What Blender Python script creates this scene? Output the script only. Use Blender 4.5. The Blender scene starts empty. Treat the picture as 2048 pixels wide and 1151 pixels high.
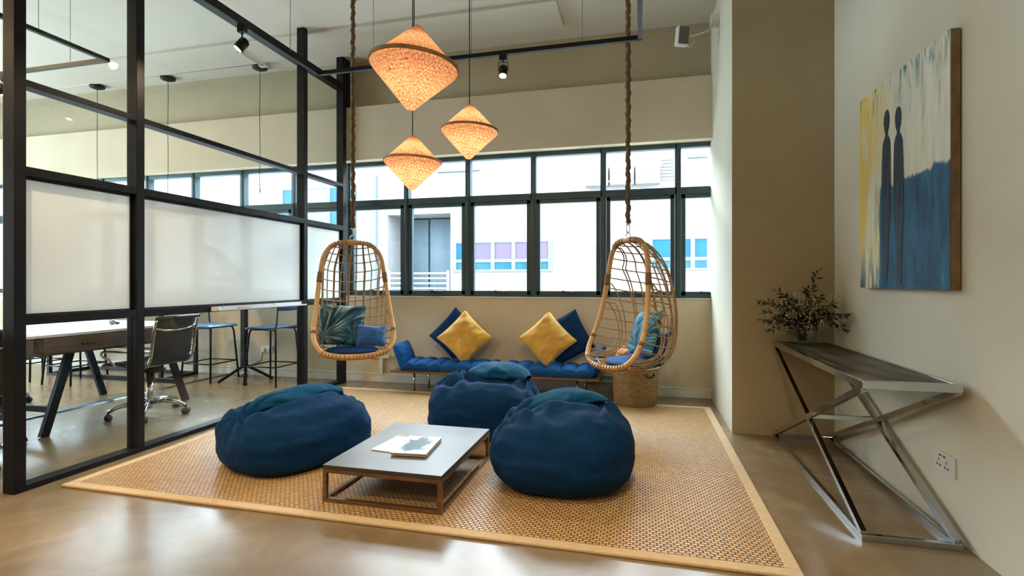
import bpy, math, random
from mathutils import Matrix, Vector, noise, Euler

random.seed(7)
PI = math.pi
SC = bpy.context.scene
COL = SC.collection

# ------------------------------------------------------------------ camera
cam_d = bpy.data.cameras.new('camera')
cam_d.sensor_width = 36.0
cam_d.lens = 36.0 * 1030.0 / 2048.0
cam_d.shift_y = -12.5 / 2048.0
cam_d.clip_end = 200
cam = bpy.data.objects.new('camera', cam_d)
cam.location = (0, 0, 1.2)
cam.rotation_euler = (PI / 2, 0, 0.2436)
COL.objects.link(cam)
SC.camera = cam

# ------------------------------------------------------------------ world, exposure, render look
world = bpy.data.worlds.new('sky')
SC.world = world
world.use_nodes = True
wn = world.node_tree
bg = wn.nodes['Background']
bg.inputs['Color'].default_value = (0.78, 0.90, 1.0, 1)
bg.inputs['Strength'].default_value = 20.0
SC.view_settings.view_transform = 'Standard'
SC.view_settings.look = 'None'
SC.view_settings.gamma = 1.0
SC.view_settings.use_curve_mapping = False
SC.view_settings.exposure = 0.36
cy = SC.cycles
cy.use_denoising = True
cy.sample_clamp_indirect = 6.0
cy.max_bounces = 8
cy.diffuse_bounces = 4
cy.glossy_bounces = 4
cy.transmission_bounces = 6
cy.transparent_max_bounces = 16
cy.caustics_reflective = False
cy.caustics_refractive = False


def light(name, kind, loc, energy, color, rot=(0, 0, 0), **kw):
    d = bpy.data.lights.new(name, kind)
    d.energy = energy
    d.color = color
    for k, v in kw.items():
        if k == 'portal':
            d.cycles.is_portal = v
        else:
            setattr(d, k, v)
    o = bpy.data.objects.new(name, d)
    o.location = loc
    o.rotation_euler = rot
    COL.objects.link(o)
    return o


# daylight portals filling the window openings (they only guide the sky's own light)
light('window_daylight', 'AREA', (-4.9, 5.9, 1.84), 1, (1, 1, 1), (-PI / 2, 0, 0), shape='RECTANGLE', size=11.4, size_y=1.62, portal=True)
light('side_fill_daylight', 'AREA', (-10.62, 2.7, 1.75), 1, (1, 1, 1), (0, -PI / 2, 0), shape='RECTANGLE', size=2.9, size_y=3.0, portal=True)
# added warm fill lights without fittings, behind the camera and over the left room
for lx, ly, le in ((-3.2, -2.2, 30), (-0.8, -2.2, 24), (-6.5, 1.0, 45), (-6.5, 2.9, 45)):
    light('warm_fill_light', 'AREA', (lx, ly, 3.80), le, (1.0, 0.68, 0.36), (0, 0, 0), shape='RECTANGLE', size=1.2, size_y=0.3)


# ------------------------------------------------------------------ helpers
class MB:
    def __init__(s):
        s.v = []; s.f = []; s.sm = []; s.mi = []; s.cur = 0

    def add(s, vs, fs, smooth=False):
        b = len(s.v)
        s.v += [Vector(p) for p in vs]
        for f in fs:
            s.f.append([b + i for i in f]); s.sm.append(smooth); s.mi.append(s.cur)
        return s

    def box(s, x0, y0, z0, x1, y1, z1):
        x0, x1 = sorted((x0, x1)); y0, y1 = sorted((y0, y1)); z0, z1 = sorted((z0, z1))
        v = [(x0, y0, z0), (x1, y0, z0), (x1, y1, z0), (x0, y1, z0), (x0, y0, z1), (x1, y0, z1), (x1, y1, z1), (x0, y1, z1)]
        return s.add(v, [(0, 3, 2, 1), (4, 5, 6, 7), (0, 1, 5, 4), (1, 2, 6, 5), (2, 3, 7, 6), (3, 0, 4, 7)])

    def bar(s, p, q, w, h, up=(0, 0, 1)):
        p = Vector(p); q = Vector(q); d = (q - p).normalized()
        a = d.cross(Vector(up))
        if a.length < 1e-4: a = d.cross(Vector((1, 0, 0)))
        a.normalize(); b = a.cross(d).normalized()
        v = []
        for c in (p, q):
            for i, j in ((-1, -1), (1, -1), (1, 1), (-1, 1)):
                v.append(c + a * (i * w / 2) + b * (j * h / 2))
        return s.add(v, [(0, 1, 2, 3), (7, 6, 5, 4), (0, 4, 5, 1), (1, 5, 6, 2), (2, 6, 7, 3), (3, 7, 4, 0)])

    def tube(s, pts, r, n=8, closed=False):
        pts = [Vector(p) for p in pts]; N = len(pts)
        rs = r if isinstance(r, (list, tuple)) else [r] * N
        v = []; prev = None
        for i, p in enumerate(pts):
            if closed: t = pts[(i + 1) % N] - pts[i - 1]
            else: t = pts[min(i + 1, N - 1)] - pts[max(i - 1, 0)]
            if t.length < 1e-9: t = Vector((0, 0, 1))
            t.normalize()
            if prev is None:
                a = t.cross(Vector((0, 0, 1)))
                if a.length < 1e-3: a = t.cross(Vector((1, 0, 0)))
            else:
                a = prev - t * prev.dot(t)
                if a.length < 1e-6: a = t.cross(Vector((1, 0, 0)))
            a.normalize(); prev = a; b = t.cross(a)
            for k in range(n):
                g = 2 * PI * k / n
                v.append(p + (a * math.cos(g) + b * math.sin(g)) * rs[i])
        f = []
        M = N if closed else N - 1
        for i in range(M):
            for k in range(n):
                i2 = (i + 1) % N; k2 = (k + 1) % n
                f.append((i * n + k, i * n + k2, i2 * n + k2, i2 * n + k))
        if not closed:
            f.append(tuple(range(n))[::-1]); f.append(tuple((N - 1) * n + k for k in range(n)))
        return s.add(v, f, True)

    def lathe(s, prof, n=32, c=(0, 0, 0), smooth=True, sx=1, sy=1):
        v = []; f = []
        for r, z in prof:
            for k in range(n):
                g = 2 * PI * k / n
                v.append((c[0] + r * sx * math.cos(g), c[1] + r * sy * math.sin(g), c[2] + z))
        for i in range(len(prof) - 1):
            for k in range(n):
                k2 = (k + 1) % n
                f.append((i * n + k, i * n + k2, (i + 1) * n + k2, (i + 1) * n + k))
        if prof[0][0] > 1e-6: f.append(tuple(range(n))[::-1])
        if prof[-1][0] > 1e-6: f.append(tuple((len(prof) - 1) * n + k for k in range(n)))
        return s.add(v, f, smooth)

    def cyl(s, p, q, r, n=16):
        return s.tube([p, q], r, n)

    def grid(s, fn, nu, nv, wrap=False, smooth=True):
        v = [fn(i / nu, j / nv) for j in range(nv + 1) for i in range(nu + (0 if wrap else 1))]
        W = nu if wrap else nu + 1
        f = []
        for j in range(nv):
            for i in range(nu):
                i2 = (i + 1) % W if wrap else i + 1
                f.append((j * W + i, j * W + i2, (j + 1) * W + i2, (j + 1) * W + i))
        return s.add(v, f, smooth)

    def prism(s, poly, axis, a, b):
        """poly: list of 2D points; axis 'x'/'y'/'z' is the extrusion axis."""
        def P(u, w, d):
            return {'x': (d, u, w), 'y': (u, d, w), 'z': (u, w, d)}[axis]
        n = len(poly)
        v = [P(u, w, a) for u, w in poly] + [P(u, w, b) for u, w in poly]
        f = [tuple(range(n)), tuple(range(2 * n - 1, n - 1, -1))]
        f += [(i, (i + 1) % n, n + (i + 1) % n, n + i) for i in range(n)]
        return s.add(v, f)

    def xf(s, M):
        s.v = [M @ p for p in s.v]
        return s

    def build(s, name, mat, parent=None, bevel=0, world=False, sub=0):
        vs = s.v
        if parent is not None and world:
            M = WM[parent.name].inverted()
            vs = [M @ p for p in vs]
        me = bpy.data.meshes.new(name)
        me.from_pydata([tuple(p) for p in vs], [], s.f)
        me.polygons.foreach_set('use_smooth', s.sm)
        for m in (mat if isinstance(mat, (list, tuple)) else [mat]):
            me.materials.append(m)
        if any(s.mi): me.polygons.foreach_set('material_index', s.mi)
        me.update()
        import bmesh
        bm = bmesh.new(); bm.from_mesh(me)
        bmesh.ops.recalc_face_normals(bm, faces=bm.faces)
        bm.to_mesh(me); bm.free()
        o = bpy.data.objects.new(name, me)
        COL.objects.link(o)
        if parent is not None:
            o.parent = parent
            WM[o.name] = WM[parent.name]
        else:
            WM[o.name] = Matrix()
        if bevel:
            b = o.modifiers.new('edge', 'BEVEL'); b.width = bevel; b.segments = 2; b.limit_method = 'ANGLE'; b.angle_limit = 0.7
        if sub:
            m = o.modifiers.new('smooth', 'SUBSURF'); m.levels = sub; m.render_levels = sub
        return o


WM = {}


def tag(o, label=None, cat=None, group=None, kind=None):
    if label: o['label'] = label
    if cat: o['category'] = cat
    if group: o['group'] = group
    if kind: o['kind'] = kind
    return o


def empty(name, loc=(0, 0, 0), rz=0.0, label=None, cat=None, group=None, kind=None, rot=None):
    o = bpy.data.objects.new(name, None)
    o.empty_display_size = 0.1
    o.location = loc
    o.rotation_euler = rot if rot is not None else (0, 0, rz)
    COL.objects.link(o)
    WM[o.name] = Matrix.Translation(Vector(loc)) @ Euler(o.rotation_euler).to_matrix().to_4x4()
    return tag(o, label, cat, group, kind)


def struct(name, mb, mat, **kw):
    o = mb.build(name, mat, **kw)
    o['kind'] = 'structure'
    return o


def dup(root, loc, rz=0.0, label=None, group=None, rot=None):
    r = root.copy(); COL.objects.link(r); r.location = loc
    r.rotation_euler = rot if rot is not None else (0, 0, rz)
    if label: r['label'] = label
    if group: r['group'] = group
    WM[r.name] = Matrix.Translation(Vector(loc)) @ Euler(r.rotation_euler).to_matrix().to_4x4()
    for ch in list(root.children):
        c = ch.copy(); COL.objects.link(c); c.parent = r; WM[c.name] = WM[r.name]
        for g in list(ch.children):
            d = g.copy(); COL.objects.link(d); d.parent = c; WM[d.name] = WM[r.name]
    return r


def cr(pts, t):
    """Catmull-Rom through tuples at t in 0..1"""
    n = len(pts) - 1
    x = max(0, min(n - 1e-6, t * n)); i = int(x); u = x - i
    p = [pts[max(0, min(n, i + k))] for k in (-1, 0, 1, 2)]
    out = []
    for a, b, c, d in zip(*p):
        out.append(0.5 * (2 * b + (c - a) * u + (2 * a - 5 * b + 4 * c - d) * u * u + (3 * b - a - 3 * c + d) * u ** 3))
    return out


# ------------------------------------------------------------------ materials
def nmat(name):
    m = bpy.data.materials.new(name); m.use_nodes = True
    nt = m.node_tree
    return m, nt, nt.nodes['Principled BSDF'], nt.nodes['Material Output']


def setc(sock, c):
    sock.default_value = (c[0], c[1], c[2], 1)


def mat(name, color, rough=0.5, metal=0.0, c2=None, scale=5.0, stretch=(1, 1, 1), detail=4.0, bump=0.0, bscale=None, spec=0.5, coat=0.0, sheen=0.0, lo=0.35, hi=0.65, rvar=0.0):
    m, nt, b, out = nmat(name)
    setc(b.inputs['Base Color'], color)
    b.inputs['Roughness'].default_value = rough
    b.inputs['Metallic'].default_value = metal
    b.inputs['Specular IOR Level'].default_value = spec
    b.inputs['Coat Weight'].default_value = coat
    b.inputs['Sheen Weight'].default_value = sheen
    N = nt.nodes; L = nt.links
    tc = N.new('ShaderNodeTexCoord'); mp = N.new('ShaderNodeMapping')
    mp.inputs['Scale'].default_value = stretch
    L.new(tc.outputs['Object'], mp.inputs['Vector'])
    nz = N.new('ShaderNodeTexNoise'); nz.inputs['Scale'].default_value = scale; nz.inputs['Detail'].default_value = detail
    L.new(mp.outputs['Vector'], nz.inputs['Vector'])
    if c2 is not None:
        r = N.new('ShaderNodeValToRGB')
        r.color_ramp.elements[0].position = lo; r.color_ramp.elements[1].position = hi
        r.color_ramp.elements[0].color = (*color, 1); r.color_ramp.elements[1].color = (*c2, 1)
        L.new(nz.outputs['Fac'], r.inputs['Fac']); L.new(r.outputs['Color'], b.inputs['Base Color'])
    if rvar:
        mr = N.new('ShaderNodeMapRange')
        mr.inputs['To Min'].default_value = rough - rvar; mr.inputs['To Max'].default_value = rough + rvar
        L.new(nz.outputs['Fac'], mr.inputs['Value']); L.new(mr.outputs['Result'], b.inputs['Roughness'])
    if bump:
        nb = N.new('ShaderNodeTexNoise'); nb.inputs['Scale'].default_value = bscale or scale * 6; nb.inputs['Detail'].default_value = 6
        L.new(mp.outputs['Vector'], nb.inputs['Vector'])
        bp = N.new('ShaderNodeBump'); bp.inputs['Strength'].default_value = bump; bp.inputs['Distance'].default_value = 0.02
        L.new(nb.outputs['Fac'], bp.inputs['Height']); L.new(bp.outputs['Normal'], b.inputs['Normal'])
    return m


def glassmat(name, tint=(0.95, 0.98, 0.98), refl=0.07):
    m, nt, b, out = nmat(name)
    N = nt.nodes; L = nt.links
    N.remove(b)
    t = N.new('ShaderNodeBsdfTransparent'); setc(t.inputs['Color'], tint)
    g = N.new('ShaderNodeBsdfGlossy'); g.inputs['Roughness'].default_value = 0.02
    lw_ = N.new('ShaderNodeLayerWeight'); lw_.inputs['Blend'].default_value = 0.5
    pw_ = N.new('ShaderNodeMath'); pw_.operation = 'POWER'; pw_.inputs[1].default_value = 4.0; L.new(lw_.outputs['Facing'], pw_.inputs[0])
    fr = N.new('ShaderNodeMath'); fr.operation = 'MULTIPLY_ADD'; fr.inputs[1].default_value = 0.6; fr.inputs[2].default_value = 0.022; L.new(pw_.outputs[0], fr.inputs[0])
    mx = N.new('ShaderNodeMixShader')
    L.new(fr.outputs[0], mx.inputs['Fac']); L.new(t.outputs[0], mx.inputs[1]); L.new(g.outputs[0], mx.inputs[2])
    L.new(mx.outputs[0], out.inputs['Surface'])
    return m


def emis(name, color, strength):
    m, nt, b, out = nmat(name)
    setc(b.inputs['Base Color'], color)
    setc(b.inputs['Emission Color'], color)
    b.inputs['Emission Strength'].default_value = strength
    return m


M = {}
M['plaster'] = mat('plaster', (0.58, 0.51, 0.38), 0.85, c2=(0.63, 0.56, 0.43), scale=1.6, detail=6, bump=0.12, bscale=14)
M['beamplaster'] = mat('shaded_beam_plaster', (0.42, 0.36, 0.24), 0.85, c2=(0.47, 0.41, 0.28), scale=1.3, detail=6, bump=0.12, bscale=12)  # wall plaster darkened: the shade on the upper band is in the colour
M['ceiling'] = mat('ceiling_paint', (0.62, 0.60, 0.53), 0.9, c2=(0.66, 0.64, 0.57), scale=0.8, detail=4, bump=0.05, bscale=12)
M['trimwhite'] = mat('white_trim', (0.70, 0.70, 0.66), 0.5, c2=(0.66, 0.66, 0.62), scale=3)
M['alu'] = mat('dark_window_frame', (0.045, 0.085, 0.10), 0.35, metal=0.3, c2=(0.06, 0.10, 0.115), scale=4)
M['black'] = mat('black_steel', (0.006, 0.0065, 0.008), 0.45, metal=0.0, c2=(0.010, 0.010, 0.012), scale=8, bump=0.04, bscale=60, spec=0.2)
M['blackplastic'] = mat('black_plastic', (0.012, 0.012, 0.013), 0.4, c2=(0.02, 0.02, 0.02), scale=12)
M['chrome'] = mat('chrome', (0.55, 0.57, 0.58), 0.08, metal=1.0, c2=(0.50, 0.52, 0.54), scale=6)
M['glass'] = glassmat('clear_glass')
M['bronze'] = mat('bronze_metal', (0.28, 0.17, 0.09), 0.34, metal=0.85, c2=(0.20, 0.12, 0.07), scale=10, stretch=(1, 1, 4))
M['rattan'] = mat('rattan_cane', (0.62, 0.36, 0.13), 0.42, c2=(0.45, 0.22, 0.07), scale=9, stretch=(1, 1, 1), lo=0.45, hi=0.75, coat=0.15)
M['rattanweave'] = mat('rattan_strand', (0.50, 0.32, 0.14), 0.5, c2=(0.34, 0.20, 0.08), scale=14)
M['binding'] = mat('cane_binding', (0.17, 0.08, 0.03), 0.6, c2=(0.26, 0.14, 0.06), scale=70, stretch=(0.2, 0.2, 2), bump=0.4, bscale=120)
M['rope'] = mat('jute_rope', (0.25, 0.15, 0.07), 0.95, c2=(0.13, 0.075, 0.035), scale=60, bump=0.9, bscale=160)
M['navy'] = mat('navy_cotton', (0.004, 0.028, 0.105), 0.85, c2=(0.005, 0.035, 0.125), scale=40, bump=0.15, bscale=400, spec=0.15)
M['bean'] = mat('teal_blue_canvas', (0.001, 0.024, 0.082), 0.85, c2=(0.001, 0.029, 0.095), scale=30, bump=0.12, bscale=350, spec=0.15)
M['beanflap_lit'] = mat('lit_teal_canvas', (0.001, 0.055, 0.125), 0.85, c2=(0.001, 0.060, 0.135), scale=30, bump=0.12, bscale=350, spec=0.15)  # same cloth as the bag; light on the flap put into the colour
M['seam'] = mat('dark_seam', (0.002, 0.012, 0.035), 0.9, c2=(0.003, 0.016, 0.04), scale=30)
M['bluecush'] = mat('royal_blue_quilt', (0.002, 0.075, 0.26), 0.75, c2=(0.002, 0.06, 0.22), scale=16, bump=0.1, bscale=200, spec=0.2)
M['velvet'] = mat('blue_velvet', (0.004, 0.10, 0.36), 0.7, c2=(0.004, 0.075, 0.28), scale=9, bump=0.1, bscale=150, sheen=0.4)
M['yellow'] = mat('mustard_cotton', (0.66, 0.39, 0.07), 0.8, c2=(0.58, 0.33, 0.055), scale=9, bump=0.15, bscale=120, sheen=0.15)
M['orange'] = mat('orange_fleece', (0.75, 0.25, 0.07), 0.95, c2=(0.80, 0.42, 0.20), scale=30, bump=0.8, bscale=90, sheen=0.3)
M['wood'] = mat('bench_wood', (0.20, 0.10, 0.045), 0.45, c2=(0.11, 0.055, 0.025), scale=3, stretch=(1, 14, 14), bump=0.05)
M['deskwood'] = mat('dark_oak', (0.12, 0.068, 0.036), 0.5, c2=(0.06, 0.034, 0.018), scale=4, stretch=(10, 1, 14), bump=0.08)
M['desktop'] = mat('desk_top', (0.62, 0.60, 0.58), 0.28, c2=(0.54, 0.52, 0.50), scale=3, stretch=(8, 1, 1), coat=0.3)
M['tabletop'] = mat('grey_laminate', (0.17, 0.165, 0.165), 0.34, c2=(0.12, 0.115, 0.115), scale=2.2, detail=8, spec=0.9)
M['tableedge'] = mat('dark_table_edge', (0.035, 0.028, 0.024), 0.5, c2=(0.05, 0.04, 0.034), scale=9)
M['blueseat'] = mat('blue_vinyl', (0.01, 0.09, 0.20), 0.4, c2=(0.012, 0.10, 0.22), scale=7, bump=0.05)
M['mesh'] = mat('black_mesh_fabric', (0.014, 0.015, 0.017), 0.6, c2=(0.03, 0.032, 0.035), scale=160, bump=0.3, bscale=300)
M['white'] = mat('white_plastic', (0.72, 0.72, 0.70), 0.4, c2=(0.68, 0.68, 0.66), scale=8)
M['darkhole'] = mat('dark_slot', (0.01, 0.01, 0.01), 0.7, c2=(0.015, 0.015, 0.015), scale=8)
M['leaf'] = mat('dark_eucalyptus_leaf', (0.022, 0.035, 0.022), 0.6, c2=(0.04, 0.028, 0.02), scale=20)
M['gyp'] = mat('tiny_cream_blossom', (0.62, 0.58, 0.36), 0.8, c2=(0.42, 0.40, 0.20), scale=30)
M['stem'] = mat('brown_stem', (0.06, 0.05, 0.025), 0.7, c2=(0.035, 0.03, 0.015), scale=30)
M['facade'] = mat('white_render', (0.118, 0.116, 0.118), 0.9, c2=(0.123, 0.121, 0.123), scale=0.6)
M['facadepanel'] = mat('grey_blue_panel', (0.075, 0.10, 0.125), 0.8, spec=0.1, c2=(0.085, 0.11, 0.135), scale=1.2, stretch=(3, 1, 0.3))
M['shutter'] = mat('grey_shutter', (0.04, 0.06, 0.075), 0.8, spec=0.1, c2=(0.065, 0.09, 0.105), scale=0.8, stretch=(2.2, 1, 0.3))
M['paneblue'] = mat('blue_window_glass', (0.006, 0.05, 0.12), 0.4, c2=(0.004, 0.035, 0.09), scale=0.9, spec=0.08)
M['panepink'] = mat('pinkish_window_glass', (0.075, 0.05, 0.07), 0.4, c2=(0.05, 0.045, 0.07), scale=0.9, spec=0.08)
M['paneteal'] = mat('teal_window_glass', (0.008, 0.04, 0.06), 0.4, c2=(0.015, 0.06, 0.08), scale=2.2, spec=0.08)
M['acgrey'] = mat('pale_grey_grille', (0.11, 0.115, 0.12), 0.8, c2=(0.13, 0.135, 0.14), scale=6)
M['pavement'] = mat('pale_pavement', (0.38, 0.37, 0.35), 0.9, c2=(0.43, 0.42, 0.40), scale=0.7)
M['paper'] = mat('magazine_pages', (0.30, 0.20, 0.15), 0.8, c2=(0.22, 0.14, 0.10), scale=4, stretch=(1, 1, 200))
M['ink'] = mat('black_ink', (0.01, 0.012, 0.015), 0.5, c2=(0.02, 0.02, 0.02), scale=8)
M['red'] = mat('red_marker', (0.5, 0.04, 0.03), 0.4, c2=(0.45, 0.03, 0.02), scale=8)
M['canvas'] = mat('raw_canvas_edge', (0.30, 0.21, 0.12), 0.9, c2=(0.20, 0.13, 0.07), scale=14, stretch=(1, 1, 0.5), bump=0.4, bscale=60)
M['paintfig'] = mat('slate_blue_paint', (0.006, 0.018, 0.035), 0.55, c2=(0.03, 0.06, 0.09), scale=6, stretch=(1, 10, 0.8), bump=0.3, bscale=20)
M['hoopband'] = mat('bamboo_band', (0.20, 0.10, 0.03), 0.5, c2=(0.30, 0.17, 0.06), scale=12)
def bulb_mat():
    m, nt, b, out = nmat('frosted_bulb'); N = nt.nodes; L = nt.links; N.remove(b)
    e = N.new('ShaderNodeEmission'); setc(e.inputs['Color'], (1.0, 0.72, 0.45)); e.inputs['Strength'].default_value = 60
    t = N.new('ShaderNodeBsdfTransparent'); mx = N.new('ShaderNodeMixShader'); mx.inputs['Fac'].default_value = 0.25
    L.new(t.outputs[0], mx.inputs[1]); L.new(e.outputs[0], mx.inputs[2]); L.new(mx.outputs[0], out.inputs['Surface'])
    return m


M['bulb'] = bulb_mat()
M['spotface'] = emis('spot_lens', (1.0, 0.80, 0.62), 14)
M['wire'] = mat('grey_wire', (0.10, 0.13, 0.15), 0.6, c2=(0.08, 0.10, 0.12), scale=4)
M['traysheet'] = mat('clear_acrylic', (0.75, 0.80, 0.82), 0.2, c2=(0.7, 0.75, 0.78), scale=5)


def floor_mat():
    m, nt, b, out = nmat('polished_concrete')
    N = nt.nodes; L = nt.links
    tc = N.new('ShaderNodeTexCoord')
    n1 = N.new('ShaderNodeTexNoise'); n1.inputs['Scale'].default_value = 0.9; n1.inputs['Detail'].default_value = 8; n1.inputs['Distortion'].default_value = 0.6
    n2 = N.new('ShaderNodeTexNoise'); n2.inputs['Scale'].default_value = 3.2; n2.inputs['Detail'].default_value = 10; n2.inputs['Distortion'].default_value = 1.2
    L.new(tc.outputs['Object'], n1.inputs['Vector']); L.new(tc.outputs['Object'], n2.inputs['Vector'])
    r = N.new('ShaderNodeValToRGB'); e = r.color_ramp.elements
    e[0].position = 0.3; e[0].color = (0.21, 0.145, 0.075, 1); e[1].position = 0.7; e[1].color = (0.29, 0.215, 0.125, 1)
    L.new(n1.outputs['Fac'], r.inputs['Fac'])
    r2 = N.new('ShaderNodeValToRGB'); e = r2.color_ramp.elements
    e[0].position = 0.40; e[0].color = (0.85, 0.85, 0.85, 1); e[1].position = 0.75; e[1].color = (1.15, 1.15, 1.13, 1)
    L.new(n2.outputs['Fac'], r2.inputs['Fac'])
    mx = N.new('ShaderNodeMix'); mx.data_type = 'RGBA'; mx.blend_type = 'MULTIPLY'; mx.inputs['Factor'].default_value = 1
    L.new(r.outputs['Color'], mx.inputs['A']); L.new(r2.outputs['Color'], mx.inputs['B'])
    L.new(mx.outputs['Result'], b.inputs['Base Color'])
    mr = N.new('ShaderNodeMapRange'); mr.inputs['To Min'].default_value = 0.22; mr.inputs['To Max'].default_value = 0.30
    L.new(n2.outputs['Fac'], mr.inputs['Value']); L.new(mr.outputs['Result'], b.inputs['Roughness'])
    b.inputs['Specular IOR Level'].default_value = 0.7
    bp = N.new('ShaderNodeBump'); bp.inputs['Strength'].default_value = 0.01; bp.inputs['Distance'].default_value = 0.01
    L.new(n2.outputs['Fac'], bp.inputs['Height']); L.new(bp.outputs['Normal'], b.inputs['Normal'])
    return m


def sisal_mat():
    m, nt, b, out = nmat('sisal_weave')
    N = nt.nodes; L = nt.links
    tc = N.new('ShaderNodeTexCoord'); mp = N.new('ShaderNodeMapping')
    L.new(tc.outputs['Object'], mp.inputs['Vector'])
    br = N.new('ShaderNodeTexBrick')
    br.inputs['Scale'].default_value = 1.0
    br.inputs['Brick Width'].default_value = 0.030; br.inputs['Row Height'].default_value = 0.020
    br.inputs['Mortar Size'].default_value = 0.0045; br.inputs['Mortar Smooth'].default_value = 0.9
    br.inputs['Color1'].default_value = (0.60, 0.34, 0.12, 1); br.inputs['Color2'].default_value = (0.72, 0.45, 0.18, 1)
    br.inputs['Mortar'].default_value = (0.10, 0.045, 0.014, 1)
    L.new(mp.outputs['Vector'], br.inputs['Vector'])
    nz = N.new('ShaderNodeTexNoise'); nz.inputs['Scale'].default_value = 60; nz.inputs['Detail'].default_value = 4
    L.new(mp.outputs['Vector'], nz.inputs['Vector'])
    mx = N.new('ShaderNodeMix'); mx.data_type = 'RGBA'; mx.blend_type = 'OVERLAY'; mx.inputs['Factor'].default_value = 0.5
    L.new(br.outputs['Color'], mx.inputs['A']); L.new(nz.outputs['Fac'], mx.inputs['B'])
    L.new(mx.outputs['Result'], b.inputs['Base Color'])
    b.inputs['Roughness'].default_value = 0.42
    b.inputs['Specular IOR Level'].default_value = 0.8
    sb = N.new('ShaderNodeMath'); sb.operation = 'SUBTRACT'; sb.inputs[0].default_value = 1.0
    L.new(br.outputs['Fac'], sb.inputs[1])
    bp = N.new('ShaderNodeBump'); bp.inputs['Strength'].default_value = 0.9; bp.inputs['Distance'].default_value = 0.006
    L.new(sb.outputs[0], bp.inputs['Height']); L.new(bp.outputs['Normal'], b.inputs['Normal'])
    return m


def shade_mat():
    """woven cane lampshade: a star net of brown cane over pale translucent paper with small gaps"""
    m, nt, b, out = nmat('woven_lamp_shade')
    N = nt.nodes; L = nt.links
    N.remove(b)
    tc = N.new('ShaderNodeTexCoord')
    vo = N.new('ShaderNodeTexVoronoi'); vo.feature = 'DISTANCE_TO_EDGE'; vo.inputs['Scale'].default_value = 55; vo.inputs['Randomness'].default_value = 0.55
    L.new(tc.outputs['Object'], vo.inputs['Vector'])
    r = N.new('ShaderNodeValToRGB'); e = r.color_ramp.elements
    e[0].position = 0.02; e[0].color = (0.32, 0.12, 0.035, 1); e[1].position = 0.075; e[1].color = (0.95, 0.66, 0.44, 1)
    L.new(vo.outputs['Distance'], r.inputs['Fac'])
    vg = N.new('ShaderNodeTexVoronoi'); vg.inputs['Scale'].default_value = 68; vg.inputs['Randomness'].default_value = 0.7
    L.new(tc.outputs['Object'], vg.inputs['Vector'])
    r3 = N.new('ShaderNodeValToRGB'); e = r3.color_ramp.elements
    e[0].position = 0.12; e[0].color = (1.0, 1.0, 1.0, 1); e[1].position = 0.45; e[1].color = (0.62, 0.50, 0.42, 1)
    L.new(vg.outputs['Distance'], r3.inputs['Fac'])
    mxc = N.new('ShaderNodeMix'); mxc.data_type = 'RGBA'; mxc.blend_type = 'MULTIPLY'; mxc.inputs['Factor'].default_value = 1
    L.new(r.outputs['Color'], mxc.inputs['A']); L.new(r3.outputs['Color'], mxc.inputs['B'])
    tr = N.new('ShaderNodeBsdfTranslucent'); df = N.new('ShaderNodeBsdfDiffuse')
    L.new(mxc.outputs['Result'], tr.inputs['Color']); L.new(mxc.outputs['Result'], df.inputs['Color'])
    mx = N.new('ShaderNodeMixShader'); mx.inputs['Fac'].default_value = 0.4
    L.new(tr.outputs[0], mx.inputs[1]); L.new(df.outputs[0], mx.inputs[2])
    tp = N.new('ShaderNodeBsdfTransparent')
    r2 = N.new('ShaderNodeValToRGB'); e = r2.color_ramp.elements
    e[0].position = 0.05; e[0].color = (0.22, 0.22, 0.22, 1); e[1].position = 0.16; e[1].color = (0, 0, 0, 1)
    L.new(vg.outputs['Distance'], r2.inputs['Fac'])
    m2 = N.new('ShaderNodeMixShader')
    L.new(r2.outputs['Color'], m2.inputs['Fac']); L.new(mx.outputs[0], m2.inputs[1]); L.new(tp.outputs[0], m2.inputs[2])
    L.new(m2.outputs[0], out.inputs['Surface'])
    return m


def board_mat():
    """white back-painted glass writing board: glossy, and a little see-through to light behind it"""
    m, nt, b, out = nmat('white_glass_board')
    N = nt.nodes; L = nt.links
    setc(b.inputs['Base Color'], (0.80, 0.82, 0.80)); b.inputs['Roughness'].default_value = 0.06
    b.inputs['Specular IOR Level'].default_value = 0.9
    tr = N.new('ShaderNodeBsdfTranslucent'); setc(tr.inputs['Color'], (0.85, 0.88, 0.88))
    mx = N.new('ShaderNodeMixShader'); mx.inputs['Fac'].default_value = 0.40
    L.new(b.outputs[0], mx.inputs[1]); L.new(tr.outputs[0], mx.inputs[2]); L.new(mx.outputs[0], out.inputs['Surface'])
    return m


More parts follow.
